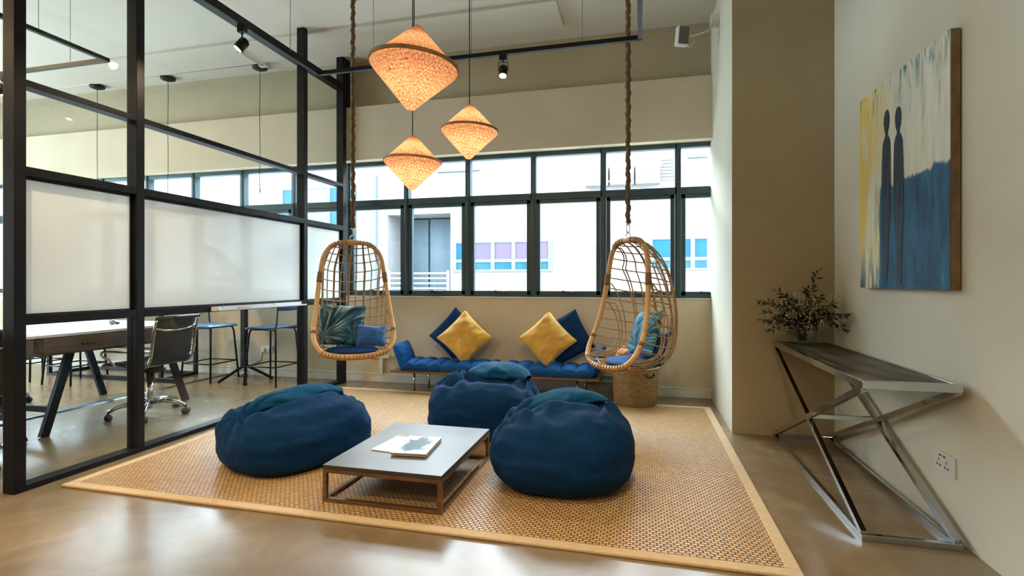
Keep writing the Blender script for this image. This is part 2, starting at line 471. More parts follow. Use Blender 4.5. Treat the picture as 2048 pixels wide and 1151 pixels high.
def palm_mat(name, centers, teal=(0.01, 0.10, 0.16)):
    """printed palm fronds: fans of thin streaks around a few points of the pillow's face"""
    m, nt, b, out = nmat(name)
    N = nt.nodes; L = nt.links
    tc = N.new('ShaderNodeTexCoord')
    prev = None
    for ci, (cx, cz, fr, col) in enumerate(centers):
        mp = N.new('ShaderNodeMapping'); mp.inputs['Location'].default_value = (-cx, 0, -cz)
        L.new(tc.outputs['Object'], mp.inputs['Vector'])
        sx = N.new('ShaderNodeSeparateXYZ'); L.new(mp.outputs['Vector'], sx.inputs[0])
        at = N.new('ShaderNodeMath'); at.operation = 'ARCTAN2'; L.new(sx.outputs['Z'], at.inputs[0]); L.new(sx.outputs['X'], at.inputs[1])
        ln = N.new('ShaderNodeVectorMath'); ln.operation = 'LENGTH'; L.new(mp.outputs['Vector'], ln.inputs[0])
        cmb = N.new('ShaderNodeCombineXYZ')
        ml = N.new('ShaderNodeMath'); ml.operation = 'MULTIPLY'; ml.inputs[1].default_value = fr; L.new(at.outputs[0], ml.inputs[0])
        m5 = N.new('ShaderNodeMath'); m5.operation = 'MULTIPLY'; m5.inputs[1].default_value = 4.0; L.new(ln.outputs['Value'], m5.inputs[0])
        L.new(ml.outputs[0], cmb.inputs[0]); L.new(m5.outputs[0], cmb.inputs[1])
        nz = N.new('ShaderNodeTexNoise'); nz.inputs['Scale'].default_value = 1.0; nz.inputs['Detail'].default_value = 3
        L.new(cmb.outputs[0], nz.inputs['Vector'])
        r = N.new('ShaderNodeValToRGB'); e = r.color_ramp.elements
        e[0].position = 0.40; e[0].color = (0.004, 0.012, 0.03, 1); e[1].position = 0.66; e[1].color = (*col, 1)
        q = r.color_ramp.elements.new(0.53); q.color = (*teal, 1)
        L.new(nz.outputs['Fac'], r.inputs['Fac'])
        if prev is None:
            prev = r.outputs['Color']
        else:
            g = N.new('ShaderNodeMapRange'); g.inputs['From Min'].default_value = 0.10; g.inputs['From Max'].default_value = 0.16
            g.inputs['To Min'].default_value = 1; g.inputs['To Max'].default_value = 0
            L.new(ln.outputs['Value'], g.inputs['Value'])
            mx = N.new('ShaderNodeMix'); mx.data_type = 'RGBA'
            L.new(g.outputs['Result'], mx.inputs['Factor']); L.new(prev, mx.inputs['A']); L.new(r.outputs['Color'], mx.inputs['B'])
            prev = mx.outputs['Result']
    L.new(prev, b.inputs['Base Color']); b.inputs['Roughness'].default_value = 0.75
    return m


def painting_mat():
    m, nt, b, out = nmat('painted_canvas')
    N = nt.nodes; L = nt.links
    tc = N.new('ShaderNodeTexCoord')
    sep = N.new('ShaderNodeSeparateXYZ'); L.new(tc.outputs['Object'], sep.inputs[0])

    def stretch_noise(sc, sy, sz, loc, det=5):
        mp = N.new('ShaderNodeMapping'); mp.inputs['Scale'].default_value = (1, sy, sz); mp.inputs['Location'].default_value = (0, loc, loc)
        L.new(tc.outputs['Object'], mp.inputs['Vector'])
        n = N.new('ShaderNodeTexNoise'); n.inputs['Scale'].default_value = sc; n.inputs['Detail'].default_value = det
        L.new(mp.outputs['Vector'], n.inputs['Vector']); return n.outputs['Fac']

    def ramp(fac, stops):
        r = N.new('ShaderNodeValToRGB'); e = r.color_ramp.elements
        e[0].position, e[0].color = stops[0][0], (*stops[0][1], 1); e[1].position, e[1].color = stops[-1][0], (*stops[-1][1], 1)
        for p, c in stops[1:-1]:
            q = e.new(p); q.color = (*c, 1)
        L.new(fac, r.inputs['Fac']); return r.outputs['Color']

    def math_(op, a, b_=None, clamp=False):
        n = N.new('ShaderNodeMath'); n.operation = op; n.use_clamp = clamp
        for i, x in enumerate((a, b_)):
            if x is None: continue
            if isinstance(x, (int, float)): n.inputs[i].default_value = x
            else: L.new(x, n.inputs[i])
        return n.outputs[0]

    def mixc(f, a, c):
        n = N.new('ShaderNodeMix'); n.data_type = 'RGBA'
        L.new(f, n.inputs['Factor'])
        for s_, x in (('A', a), ('B', c)):
            if isinstance(x, tuple): n.inputs[s_].default_value = (*x, 1)
            else: L.new(x, n.inputs[s_])
        return n.outputs['Result']
    # local frame: +Y = picture's left edge, Z up; width 0.99, height 1.2, centred
    n1 = stretch_noise(7, 3.0, 0.45, 0)
    base = ramp(n1, [(0.28, (0.34, 0.46, 0.42)), (0.40, (0.68, 0.73, 0.64)), (0.6, (0.80, 0.82, 0.72))])
    n2 = stretch_noise(6, 1.6, 0.35, 3)
    left = math_('MULTIPLY_ADD', sep.outputs['Y'], 1.3)
    left = N.new('ShaderNodeMapRange'); left.inputs['From Min'].default_value = 0.0; left.inputs['From Max'].default_value = 0.45; L.new(sep.outputs['Y'], left.inputs['Value'])
    yf = math_('MULTIPLY', math_('SUBTRACT', n2, 0.38), 8.0, True)
    yf = math_('MULTIPLY', yf, math_('MAXIMUM', left.outputs['Result'], 0.12))
    c = mixc(yf, base, (0.82, 0.60, 0.12))
    # teal drips from the top and bottom
    n3 = stretch_noise(9, 2.6, 0.5, 8)
    top = N.new('ShaderNodeMapRange'); top.inputs['From Min'].default_value = 0.42; top.inputs['From Max'].default_value = 0.60; L.new(sep.outputs['Z'], top.inputs['Value'])
    tf = math_('MULTIPLY', math_('MULTIPLY', math_('SUBTRACT', n3, 0.50), 9.0, True), top.outputs['Result'])
    c = mixc(tf, c, (0.03, 0.22, 0.22))
    low = N.new('ShaderNodeMapRange'); low.inputs['From Min'].default_value = -0.30; low.inputs['From Max'].default_value = -0.60; L.new(sep.outputs['Z'], low.inputs['Value'])
    bf = math_('MULTIPLY', math_('MULTIPLY', math_('ADD', math_('SUBTRACT', n3, 0.56), math_('MULTIPLY', low.outputs['Result'], 0.18)), 8.0, True), low.outputs['Result'])
    c = mixc(bf, c, (0.01, 0.12, 0.20))
    # blue block, lower right
    n4 = stretch_noise(8, 2.2, 0.5, 15, 7)
    blue = ramp(n4, [(0.30, (0.002, 0.03, 0.08)), (0.5, (0.003, 0.085, 0.19)), (0.70, (0.012, 0.15, 0.27)), (0.85, (0.30, 0.42, 0.45))])
    wob = math_('MULTIPLY', math_('SUBTRACT', n3, 0.5), 0.10)
    edge_z = math_('ADD', math_('SUBTRACT', 0.0, sep.outputs['Z']), math_('ADD', wob, -0.0))
    inz = math_('MULTIPLY', math_('ADD', edge_z, math_('MULTIPLY', sep.outputs['Y'], -0.03)), 60.0, True)
    iny = math_('MULTIPLY', math_('SUBTRACT', 0.235, math_('ADD', sep.outputs['Y'], wob)), 40.0, True)
    c = mixc(math_('MULTIPLY', inz, iny), c, blue)
    L.new(c, b.inputs['Base Color'])
    b.inputs['Roughness'].default_value = 0.55
    bp = N.new('ShaderNodeBump'); bp.inputs['Strength'].default_value = 0.35; bp.inputs['Distance'].default_value = 0.01
    L.new(n4, bp.inputs['Height']); L.new(bp.outputs['Normal'], b.inputs['Normal'])
    return m


def basket_mat():
    m, nt, b, out = nmat('seagrass_weave')
    N = nt.nodes; L = nt.links
    tc = N.new('ShaderNodeTexCoord')
    sx = N.new('ShaderNodeSeparateXYZ'); L.new(tc.outputs['Object'], sx.inputs[0])
    at = N.new('ShaderNodeMath'); at.operation = 'ARCTAN2'; L.new(sx.outputs['Y'], at.inputs[0]); L.new(sx.outputs['X'], at.inputs[1])
    cm = N.new('ShaderNodeCombineXYZ'); L.new(at.outputs[0], cm.inputs[0]); L.new(sx.outputs['Z'], cm.inputs[1])
    mp = N.new('ShaderNodeMapping'); mp.inputs['Scale'].default_value = (0.2, 1, 1); L.new(cm.outputs[0], mp.inputs['Vector'])
    br = N.new('ShaderNodeTexBrick'); br.inputs['Scale'].default_value = 1
    br.inputs['Brick Width'].default_value = 0.030; br.inputs['Row Height'].default_value = 0.016
    br.inputs['Mortar Size'].default_value = 0.003; br.inputs['Mortar Smooth'].default_value = 1.0
    br.inputs['Color1'].default_value = (0.40, 0.24, 0.10, 1); br.inputs['Color2'].default_value = (0.52, 0.36, 0.17, 1); br.inputs['Mortar'].default_value = (0.07, 0.035, 0.012, 1)
    L.new(mp.outputs['Vector'], br.inputs['Vector'])
    L.new(br.outputs['Color'], b.inputs['Base Color']); b.inputs['Roughness'].default_value = 0.7
    sb = N.new('ShaderNodeMath'); sb.operation = 'SUBTRACT'; sb.inputs[0].default_value = 1.0; L.new(br.outputs['Fac'], sb.inputs[1])
    bp = N.new('ShaderNodeBump'); bp.inputs['Strength'].default_value = 1.0; bp.inputs['Distance'].default_value = 0.01
    L.new(sb.outputs[0], bp.inputs['Height']); L.new(bp.outputs['Normal'], b.inputs['Normal'])
    return m


def cover_mat(name, seed):
    m, nt, b, out = nmat(name)
    N = nt.nodes; L = nt.links
    tc = N.new('ShaderNodeTexCoord')
    mp = N.new('ShaderNodeMapping'); mp.inputs['Location'].default_value = (0.02, -0.02, 0); mp.inputs['Scale'].default_value = (8, 5.0, 1)
    L.new(tc.outputs['Object'], mp.inputs['Vector'])
    ln = N.new('ShaderNodeVectorMath'); ln.operation = 'LENGTH'; L.new(mp.outputs['Vector'], ln.inputs[0])
    nz = N.new('ShaderNodeTexNoise'); nz.inputs['Scale'].default_value = 26; nz.inputs['Detail'].default_value = 5
    L.new(tc.outputs['Object'], nz.inputs['Vector'])
    ad = N.new('ShaderNodeMath'); ad.operation = 'MULTIPLY_ADD'; ad.inputs[1].default_value = 1.3; L.new(nz.outputs['Fac'], ad.inputs[0]); L.new(ln.outputs['Value'], ad.inputs[2])
    r = N.new('ShaderNodeValToRGB'); e = r.color_ramp.elements
    e[0].position = 0.95 if seed else 0.0; e[0].color = (0.01, 0.05, 0.08, 1); e[1].position = 1.0 if seed else 0.01; e[1].color = (0.80, 0.82, 0.82, 1)
    if seed:
        e[1].position = 1.0; e[0].position = 0.80
        q = e.new(0.9); q.color = (0.04, 0.20, 0.28, 1)
    dv = N.new('ShaderNodeMath'); dv.operation = 'MULTIPLY'; dv.inputs[1].default_value = 0.72; L.new(ad.outputs[0], dv.inputs[0])
    L.new(dv.outputs[0], r.inputs['Fac']); L.new(r.outputs['Color'], b.inputs['Base Color']); b.inputs['Roughness'].default_value = 0.3
    return m


def stone_mat():
    return mat('veined_brown_marble', (0.035, 0.026, 0.016), 0.40, c2=(0.14, 0.11, 0.07), scale=3.0, stretch=(3.0, 0.8, 1), detail=10, spec=0.12, lo=0.42, hi=0.62)


M['floor'] = floor_mat(); M['sisal'] = sisal_mat(); M['shade'] = shade_mat(); M['board'] = board_mat()
M['palm'] = palm_mat('palm_print_cotton', [(-0.15, -0.12, 9, (0.42, 0.52, 0.55)), (0.12, -0.10, 8, (0.03, 0.22, 0.20)), (-0.19, 0.19, 7, (0.55, 0.62, 0.40))])
M['palm2'] = palm_mat('light_palm_print_cotton', [(0.02, -0.14, 12, (0.30, 0.55, 0.70)), (0.05, 0.14, 8, (0.25, 0.62, 0.55))], teal=(0.01, 0.20, 0.36))
M['painting'] = painting_mat(); M['basket'] = basket_mat(); M['stone'] = stone_mat()
M['border'] = mat('rug_border_tape', (0.58, 0.42, 0.24), 0.8, c2=(0.64, 0.47, 0.28), scale=40, bump=0.2, bscale=300)

# ------------------------------------------------------------------ room shell
CZ = 3.868
XR, XL, YB, YW = 1.434, -10.5, -4.0, 5.631
struct('floor', MB().box(XL - 0.3, YB - 0.2, -0.1, XR + 0.3, YW + 0.4, 0), M['floor'])
struct('ceiling', MB().box(XL - 0.3, YB - 0.2, CZ, XR + 0.3, YW + 0.4, CZ + 0.1), M['ceiling'])
struct('ceiling_drop', MB().box(XL, 4.80, CZ - 0.03, -0.77, 5.31, CZ), M['ceiling'])
M['pale'] = mat('lit_wall_plaster', (0.66, 0.645, 0.53), 0.8, c2=(0.70, 0.685, 0.57), scale=1.2, detail=5, bump=0.06, bscale=14)  # same plaster as the other walls, with daylight painted into the colour
M['wall_shade'] = mat('shaded_wall_plaster', (0.38, 0.315, 0.20), 0.85, c2=(0.41, 0.345, 0.22), scale=1.5, detail=6, bump=0.08, bscale=14)  # same plaster facing away from the windows, its shade painted in
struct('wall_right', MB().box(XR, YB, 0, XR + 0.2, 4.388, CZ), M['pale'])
struct('wall_shade_slab', MB().box(0.709, 4.388, 0, XR, 4.392, CZ), M['wall_shade'])  # thin slab that carries the painted shade of the column front
struct('wall_rear', MB().box(XL, YB - 0.2, 0, XR, YB, CZ), M['plaster'])
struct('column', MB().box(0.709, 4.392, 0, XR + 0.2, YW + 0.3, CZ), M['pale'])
w = MB().box(XL, YW, 0, 0.709, YW + 0.28, 1.027)
w.box(XL, YW, 1.0, XL + 0.25, YW + 0.28, 3.3)
struct('wall_back', w, M['plaster'])
struct('wall_bulkhead', MB().box(XL, 5.52, 2.649, 0.709, YW + 0.28, 3.286), M['plaster'])
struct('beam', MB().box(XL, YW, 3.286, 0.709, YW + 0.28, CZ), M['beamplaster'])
w = MB().box(XL - 0.2, YB, 0, XL, YW + 0.28, 0.3).box(XL - 0.2, YB, 3.2, XL, YW + 0.28, CZ)
w.box(XL - 0.2, YB, 0.3, XL, 1.2, 3.2).box(XL - 0.2, 4.2, 0.3, XL, YW + 0.28, 3.2)
struct('wall_left', w, M['plaster'])
struct('baseboard_back', MB().box(XL, YW - 0.018, 0, 0.709, YW, 0.085).box(XL, YW - 0.024, 0.085, 0.709, YW, 0.10), M['trimwhite'], bevel=0.003)
struct('trim_sill', MB().box(XL, YW - 0.012, 1.017, 0.709, YW + 0.14, 1.030), M['trimwhite'], bevel=0.002)
# side window added out of frame to the left, shaped as fill daylight
lw = MB()
for k in range(6):
    y = 1.2 + k * 0.6
    lw.box(XL - 0.10, y - 0.03, 0.3, XL - 0.05, y + 0.03, 3.2)
lw.box(XL - 0.10, 1.2, 0.3, XL - 0.05, 4.2, 0.36).box(XL - 0.10, 1.2, 3.14, XL - 0.05, 4.2, 3.2)
struct('window_frame_left', lw, M['alu'])
struct('window_left', MB().box(XL - 0.085, 1.2, 0.36, XL - 0.08, 4.2, 3.14), M['glass'])

# window bays: mullions every 0.773 m
YF = YW + 0.02          # front face of the frames
for k in range(14):
    x1 = 1.159 - 0.773 * k; x0 = x1 - 0.773
    if x0 < XL + 0.25: break
    r = empty('window_%d' % (k + 1), ((x0 + x1) / 2, YF, 1.03), kind='structure')
    xr = min(x1, 0.705)
    f = MB()
    f.box(x0 - 0.030, YF, 1.03, x0 + 0.030, YF + 0.09, 2.645)
    f.box(x0 - 0.012, YF - 0.015, 1.015, x0 + 0.012, YF, 2.645)
    f.box(x0 + 0.030, YF, 2.600, xr, YF + 0.08, 2.648)
    f.box(x0 + 0.030, YF, 2.115, xr, YF + 0.08, 2.190)
    f.box(x0 + 0.030, YF, 1.03, xr, YF + 0.08, 1.052)
    f.build('frame', M['alu'], r, bevel=0.003, world=True)
    if xr == x1 or xr > x0 + 0.1:
        a, b2 = x0 + 0.034, (xr - 0.034 if xr == x1 else xr)
        s = MB()
        s.box(a, YF + 0.005, 1.052, a + 0.042, YF + 0.06, 2.113)
        if xr == x1: s.box(b2 - 0.042, YF + 0.005, 1.052, b2, YF + 0.06, 2.113)
        s.box(a, YF + 0.005, 1.052, b2, YF + 0.06, 1.098).box(a, YF + 0.005, 2.072, b2, YF + 0.06, 2.113)
        s.build('sash', M['alu'], r, bevel=0.003, world=True)
        g = MB().box(a + 0.04, YF + 0.03, 1.095, b2 - (0.04 if xr == x1 else 0), YF + 0.036, 2.075)
        g.box(x0 + 0.028, YF + 0.03, 2.188, xr - (0.028 if xr == x1 else 0), YF + 0.036, 2.602)
        g.build('glass_pane', M['glass'], r, world=True)
        hx = (a + b2) / 2 + (0 if xr == x1 else 0.1)
        h = MB().box(hx - 0.065, YF - 0.012, 1.072, hx + 0.065, YF + 0.004, 1.088).box(hx - 0.06, YF - 0.02, 1.075, hx - 0.035, YF - 0.010, 1.102).cyl((hx + 0.04, YF - 0.015, 1.08), (hx + 0.075, YF - 0.02, 1.094), 0.006, 8)
        h.build('window_handle', M['blackplastic'], r, world=True)

# ------------------------------------------------------------------ outside: the white building across the yard
struct('pavement_outside', MB().box(-40, YW + 0.5, -1.6, 30, 40, -1.5), M['pavement'])
bld = empty('office_building', (-3, 13, -1.5), label='white rendered building across the yard seen through the windows', cat='building')
FY = 13.0
w = MB()
w.box(-30, FY, -1.5, -6.78, FY + 6, 5.3).box(-4.93, FY, -1.5, 20, FY + 6, 5.3).box(-6.78, FY, 3.04, -4.93, FY + 6, 5.3)
w.box(-6.78, FY, -1.5, -4.93, FY + 6, 0.60).box(-6.78, FY + 1.2, 0.6, -4.93, FY + 6, 3.04)
w.build('wall', M['facade'], bld, world=True)
MB().box(-6.70, FY + 0.9, 0.6, -5.95, FY + 0.95, 3.0).box(-5.90, FY + 0.9, 0.6, -4.97, FY + 0.95, 3.0).build('shutter', M['shutter'], bld, world=True)
rl = MB()
for i in range(6): rl.box(-6.74, FY - 0.04, 0.74 + i * 0.135, -4.97, FY - 0.01, 0.775 + i * 0.135)
rl.box(-5.02, FY - 0.05, 0.6, -4.97, FY, 1.50).box(-6.76, FY - 0.05, 0.6, -6.70, FY, 1.50)
rl.build('railing', M['white'], bld, world=True)
MB().box(-7.60, FY - 0.12, -1.5, -7.08, FY, 4.15).build('pilaster', M['facadepanel'], bld, world=True)


def strip_window(x0, x1, z0, z1, zt, mulls, tops, bot):
    f = MB()
    f.box(x0, FY - 0.05, z0, x1, FY - 0.005, z0 + 0.05).box(x0, FY - 0.05, z1 - 0.04, x1, FY - 0.005, z1)
    f.box(x0, FY - 0.05, zt - 0.04, x1, FY - 0.005, zt + 0.04)
    for mx in mulls: f.box(mx - 0.05, FY - 0.056, z0 - 0.004, mx + 0.05, FY - 0.004, z1 + 0.004)
    wf = f.build('window', M['facadepanel'], bld, world=True)
    for a, b_, tp in zip(mulls[:-1], mulls[1:], tops):
        MB().box(a + 0.05, FY - 0.03, zt + 0.04, b_ - 0.05, FY - 0.002, z1 - 0.04).build('pane', tp, wf, world=True)
        MB().box(a + 0.05, FY - 0.03, z0 + 0.05, b_ - 0.05, FY - 0.002, zt - 0.04).build('pane', bot, wf, world=True)


strip_window(-4.85, -2.18, 1.47, 2.26, 1.75, (-4.80, -4.30, -3.74, -3.18, -2.66, -2.22), (M['paneblue'], M['panepink'], M['panepink'], M['panepink'], M['panepink']), M['paneteal'])
strip_window(0.21, 3.4, 1.48, 2.26, 1.75, (0.25, 0.80, 1.22, 2.0, 2.7, 3.36), (M['paneblue'],) * 5, M['paneteal'])
strip_window(-10.2, -7.75, 0.5, 3.9, 2.4, (-10.15, -9.4, -8.6, -7.8), (M['paneblue'], M['facadepanel'], M['paneblue']), M['paneblue'])
MB().box(-5.3, FY - 0.10, 4.13, -4.1, FY, 4.19).build('ledge', M['facadepanel'], bld, world=True)
MB().box(1.1, FY - 0.10, 4.15, 2.6, FY, 4.21).build('ledge', M['facadepanel'], bld, world=True)
lv = MB()
for i in range(7): lv.box(0.50, FY - 0.04, 3.66 + i * 0.08, 0.80, FY, 3.70 + i * 0.08)
lv.build('louvre', M['acgrey'], bld, world=True)
ac0 = empty('air_conditioner', (-0.407, FY, 3.55), label='pale outdoor fan unit on the white facade across the yard', cat='air conditioner', group='outdoor fan units on the opposite facade')
MB().box(-0.30, -0.30, 0, 0.26, 0, 0.50).build('casing', M['facade'], ac0, bevel=0.01)
g = MB()
for i in range(5):
    zz = 0.25 + (i - 2) * 0.055; hw = math.sqrt(max(0, 0.145 ** 2 - (zz - 0.25) ** 2))
    g.box(-hw, -0.315, zz - 0.016, hw, -0.30, zz + 0.016)
g.build('fan_grille', M['acgrey'], ac0)
dup(ac0, (0.20, FY, 3.55), label='rightmost pale outdoor fan unit on the white facade, next to the louvre')
dup(ac0, (-1.02, FY, 3.55), label='leftmost of the pale outdoor fan units on the white facade')
ac0['label'] = 'middle pale outdoor fan unit on the white facade, beside the jute rope'

# ------------------------------------------------------------------ black steel and glass partition
PX0, PX1 = -3.505, -3.415
part = empty('glazed_partition', (PX1 - 0.05, 3.7, 0), label='black steel framed partition with glass panes and white writing boards', cat='partition', kind='thing')
posts = [(2.135, 2.195, 0, CZ), (2.862, 2.922, 0, CZ), (4.712, 4.772, 0, CZ), (5.44, 5.50, 0, 2.649), (5.53, 5.60, 3.286, CZ)]
posts[3] = (5.44, 5.51, 0, CZ)
for y0, y1, z0, z1 in posts:
    if y0 == 5.44:
        MB().box(PX0, y0, 0, PX1, y1, CZ).build('post', M['black'], part, bevel=0.003, world=True)
    else:
        MB().box(PX0, y0, z0, PX1, y1, z1).build('post', M['black'], part, bevel=0.003, world=True)
bays = [(2.195, 2.862), (2.922, 4.712), (4.772, 5.44)]
for y0, y1 in bays:
    for z0, z1 in ((0, 0.034), (0.951, 1.006), (1.810, 1.862), (2.322, 2.360), (3.47, 3.545)):
        MB().box(PX0, y0, z0, PX1, y1, z1).build('rail', M['black'], part, bevel=0.002, world=True)
    MB().box(-3.462, y0, 0.034, -3.454, y1, 0.951).build('glass_pane', M['glass'], part, world=True)
    MB().box(-3.462, y0, 1.862, -3.454, y1, 2.322).build('glass_pane', M['glass'], part, world=True)
    MB().box(-3.462, y0, 2.360, -3.454, y1, 3.47).build('glass_pane', M['glass'], part, world=True)
    tag(MB().box(-3.470, y0, 1.006, -3.455, y1, 1.810).build('writing_board', M['board'], part, world=True), 'glossy white glass board')
    MB().box(-3.455, y0, 1.792, -3.445, y1, 1.810).box(-3.455, y0, 1.006, -3.445, y1, 1.014).box(-3.455, y0, 1.006, -3.445, y0 + 0.012, 1.81).box(-3.455, y1 - 0.02, 1.006, -3.445, y1, 1.81).build('bead', M['black'], part, world=True)

tr = empty('pen_tray', (-3.38, 4.05, 0.955), label='long clear acrylic pen tray fixed below the wide white board', cat='tray')
MB().box(-3.413, 3.50, 0.955, -3.345, 4.66, 0.959).box(-3.350, 3.50, 0.955, -3.345, 4.66, 0.972).box(-3.413, 3.50, 0.955, -3.345, 3.505, 0.995).box(-3.413, 3.50, 0.959, -3.410, 4.66, 0.995).build('shelf', M['traysheet'], tr, world=True)
for yy in (3.62, 4.25): MB().cyl((-3.410, yy, 0.988), (-3.403, yy, 0.988), 0.009, 10).build('screw', M['chrome'], tr, world=True)
mk = empty('marker_pen', (-3.385, 3.85, 0.967), label='red whiteboard marker lying in the clear pen tray', cat='pen')
MB().cyl((-3.385, 3.76, 0.967), (-3.378, 3.90, 0.967), 0.008, 10).build('barrel', M['red'], mk, world=True)
MB().cyl((-3.378, 3.90, 0.967), (-3.376, 3.94, 0.967), 0.009, 10).build('cap', M['white'], mk, world=True)

# ------------------------------------------------------------------ rug
rug = empty('sisal_rug', (-1.32, 3.73, 0), label='large tan sisal rug with pale cloth border under the lounge seats', cat='rug')
RX0, RX1, RY0, RY1 = -3.285, 0.645, 2.285, 5.175


def rugedge(u, a, b): return noise.noise(Vector((u * 1.3, a, b))) * 0.008


MB().box(RX0 + 0.055, RY0 + 0.055, 0.001, RX1 - 0.055, RY1 - 0.055, 0.013).build('woven_field', M['sisal'], rug, world=True)
bd = MB()
bd.box(RX0, RY0, 0.001, RX1, RY0 + 0.060, 0.0165).box(RX0, RY1 - 0.060, 0.001, RX1, RY1, 0.0165)
bd.box(RX0, RY0 + 0.060, 0.001, RX0 + 0.060, RY1 - 0.060, 0.0165).box(RX1 - 0.060, RY0 + 0.060, 0.001, RX1, RY1 - 0.060, 0.0165)
bd.build('border_tape', M['border'], rug, bevel=0.005, world=True)

# ------------------------------------------------------------------ coffee table with magazines
CT = (-1.665, -0.980, 2.455, 3.32)
ct = empty('coffee_table', (-1.33, 2.91, 0.014), label='low square coffee table with grey top and bronze tube frame', cat='coffee table')
x0, x1, y0, y1 = CT
zt = 0.212
MB().box(x0, y0, zt - 0.022, x1, y1, zt - 0.001).build('tabletop_edge', M['tableedge'], ct, bevel=0.002, world=True)
MB().box(x0 + 0.001, y0 + 0.001, zt - 0.001, x1 - 0.001, y1 - 0.001, zt).build('tabletop', M['tabletop'], ct, world=True)
T = 0.022
for a, b_ in ((x0, y0), (x1 - T, y0), (x1 - T, y1 - T), (x0, y1 - T)):
    MB().box(a, b_, 0.014, a + T, b_ + T, zt - 0.022).build('leg', M['bronze'], ct, bevel=0.001, world=True)
for nm, z0, z1 in (('top_frame', zt - 0.042, zt - 0.022), ('bottom_frame', 0.014, 0.034)):
    f = MB().box(x0 + T, y0, z0, x1 - T, y0 + T, z1).box(x0 + T, y1 - T, z0, x1 - T, y1, z1).box(x0, y0 + T, z0, x0 + T, y1 - T, z1).box(x1 - T, y0 + T, z0, x1, y1 - T, z1)
    f.build(nm, M['bronze'], ct, world=True)


def magazine(loc, rz, w_, h_, t_, lab, cm, textsize):
    r = empty('magazine', loc, rz, label=lab, cat='magazine', group='magazines on the coffee table')
    MB().box(-w_ / 2 + 0.002, -h_ / 2 + 0.002, 0.001, w_ / 2 - 0.002, h_ / 2 - 0.002, t_ - 0.001).build('pages', M['paper'], r)
    c = MB().box(-w_ / 2, -h_ / 2, t_ - 0.001, w_ / 2, h_ / 2, t_).box(-w_ / 2, -h_ / 2, 0, w_ / 2, h_ / 2, 0.001)
    c.build('cover', cm, r)
    if textsize:
        for txt, px, py, sz in (('JRL', -0.03, h_ / 2 - 0.030, textsize),):
            cu = bpy.data.curves.new('title', 'FONT'); cu.body = txt; cu.size = sz; cu.extrude = 0.0002
            tmp = bpy.data.objects.new('title', cu); COL.objects.link(tmp)
            me = bpy.data.meshes.new_from_object(tmp); bpy.data.objects.remove(tmp)
            me.materials.clear(); me.materials.append(M['ink'])
            o = bpy.data.objects.new('title', me); COL.objects.link(o); o.parent = r; o.location = (px, py, t_ + 0.0004)
    return r


magazine((-1.41, 2.86, zt + 0.0005), -0.10, 0.215, 0.28, 0.006, 'thin pale magazine half hidden underneath on the coffee table', cover_mat('pale_cover', 0), 0)
magazine((-1.285, 2.835, zt + 0.007), 0.10, 0.21, 0.32, 0.014, 'thick white magazine with dark blue cover picture lying on top', cover_mat('photo_cover', 1), 0.028)


# ------------------------------------------------------------------ bean bags
def beanbag(loc, rz, rx, ry, h, tilt, lab, crease, seed, seams, gathers=(), sqn=2.6, prof=None):
    r = empty('bean_bag', loc, rz, label=lab, cat='bean bag', group='bean bags around the coffee table')
    prof = prof or [(0.0, 0.0), (0.45, 0.0), (0.74, 0.005), (0.91, 0.05), (0.985, 0.18), (1.0, 0.36), (0.985, 0.55), (0.91, 0.74), (0.74, 0.89), (0.47, 0.965), (0.2, 0.995), (0.0, 1.0)]

    def fn(u, v):
        g = 2 * PI * u
        rr, zz = cr(prof, v)
        rr = max(rr, 0.0)
        sq = (abs(math.cos(g)) ** sqn + abs(math.sin(g)) ** sqn) ** (-1 / sqn)
        lump = 1 + 0.035 * noise.noise(Vector((math.cos(g) * 1.6 + seed, math.sin(g) * 1.6, zz * 2.2)))
        x = rr * rx * math.cos(g) * sq * lump
        y = rr * ry * math.sin(g) * sq * lump
        z = zz * h
        z *= 1 + tilt[0] * x + tilt[1] * y
        if zz > 0.02:
            wr = noise.noise(Vector((x * 6 + seed * 3, y * 6, z * 12))) + 0.4 * noise.noise(Vector((x * 13 + seed, y * 13, z * 24)))
            z += 0.016 * wr * zz
            x *= 1 + 0.026 * wr; y *= 1 + 0.026 * wr
            for (gx, gy, ga, gr, gf) in gathers:
                dx, dy = x - gx, y - gy; dd = math.hypot(dx, dy)
                an = math.atan2(dy, dx)
                k = ga * math.exp(-(dd / gr) ** 2) * min(1, dd / 0.05) * (zz ** 1.5)
                z += k * (math.sin(an * gf + 2 * noise.noise(Vector((an * 2, dd * 5, seed)))) - 0.4)
            for (ax, ay, bx, by, dep, wd) in crease:
                d = Vector((bx - ax, by - ay)); q = Vector((x - ax, y - ay))
                t = max(0, min(1, q.dot(d) / d.length_squared))
                wob = 0.02 * math.sin(t * 9 + seed)
                nrm = Vector((-d.y, d.x)).normalized()
                dist = (q - d * t - nrm * wob).length
                z -= dep * math.exp(-(dist / wd) ** 2) * (zz ** 2) * (0.5 + 0.5 * math.sin(PI * t))
                z += 0.4 * dep * math.exp(-((dist - 2.2 * wd) / wd) ** 2) * (zz ** 2) * math.sin(PI * t)
        return (x, y, max(z, 0.0))
    MB().grid(fn, 150, 84, wrap=True).build('bag', M['bean'], r)
    for a in seams:
        pts = []
        for k in range(34):
            p = Vector(fn(a, 0.20 + 0.56 * k / 33)); n = Vector((p.x, p.y, 0)).normalized()
            pts.append(p + n * 0.0005 + Vector((0, 0, 0.0005)))
        MB().tube(pts, 0.0028, 6).build('seam', M['seam'], r)
    return r, fn


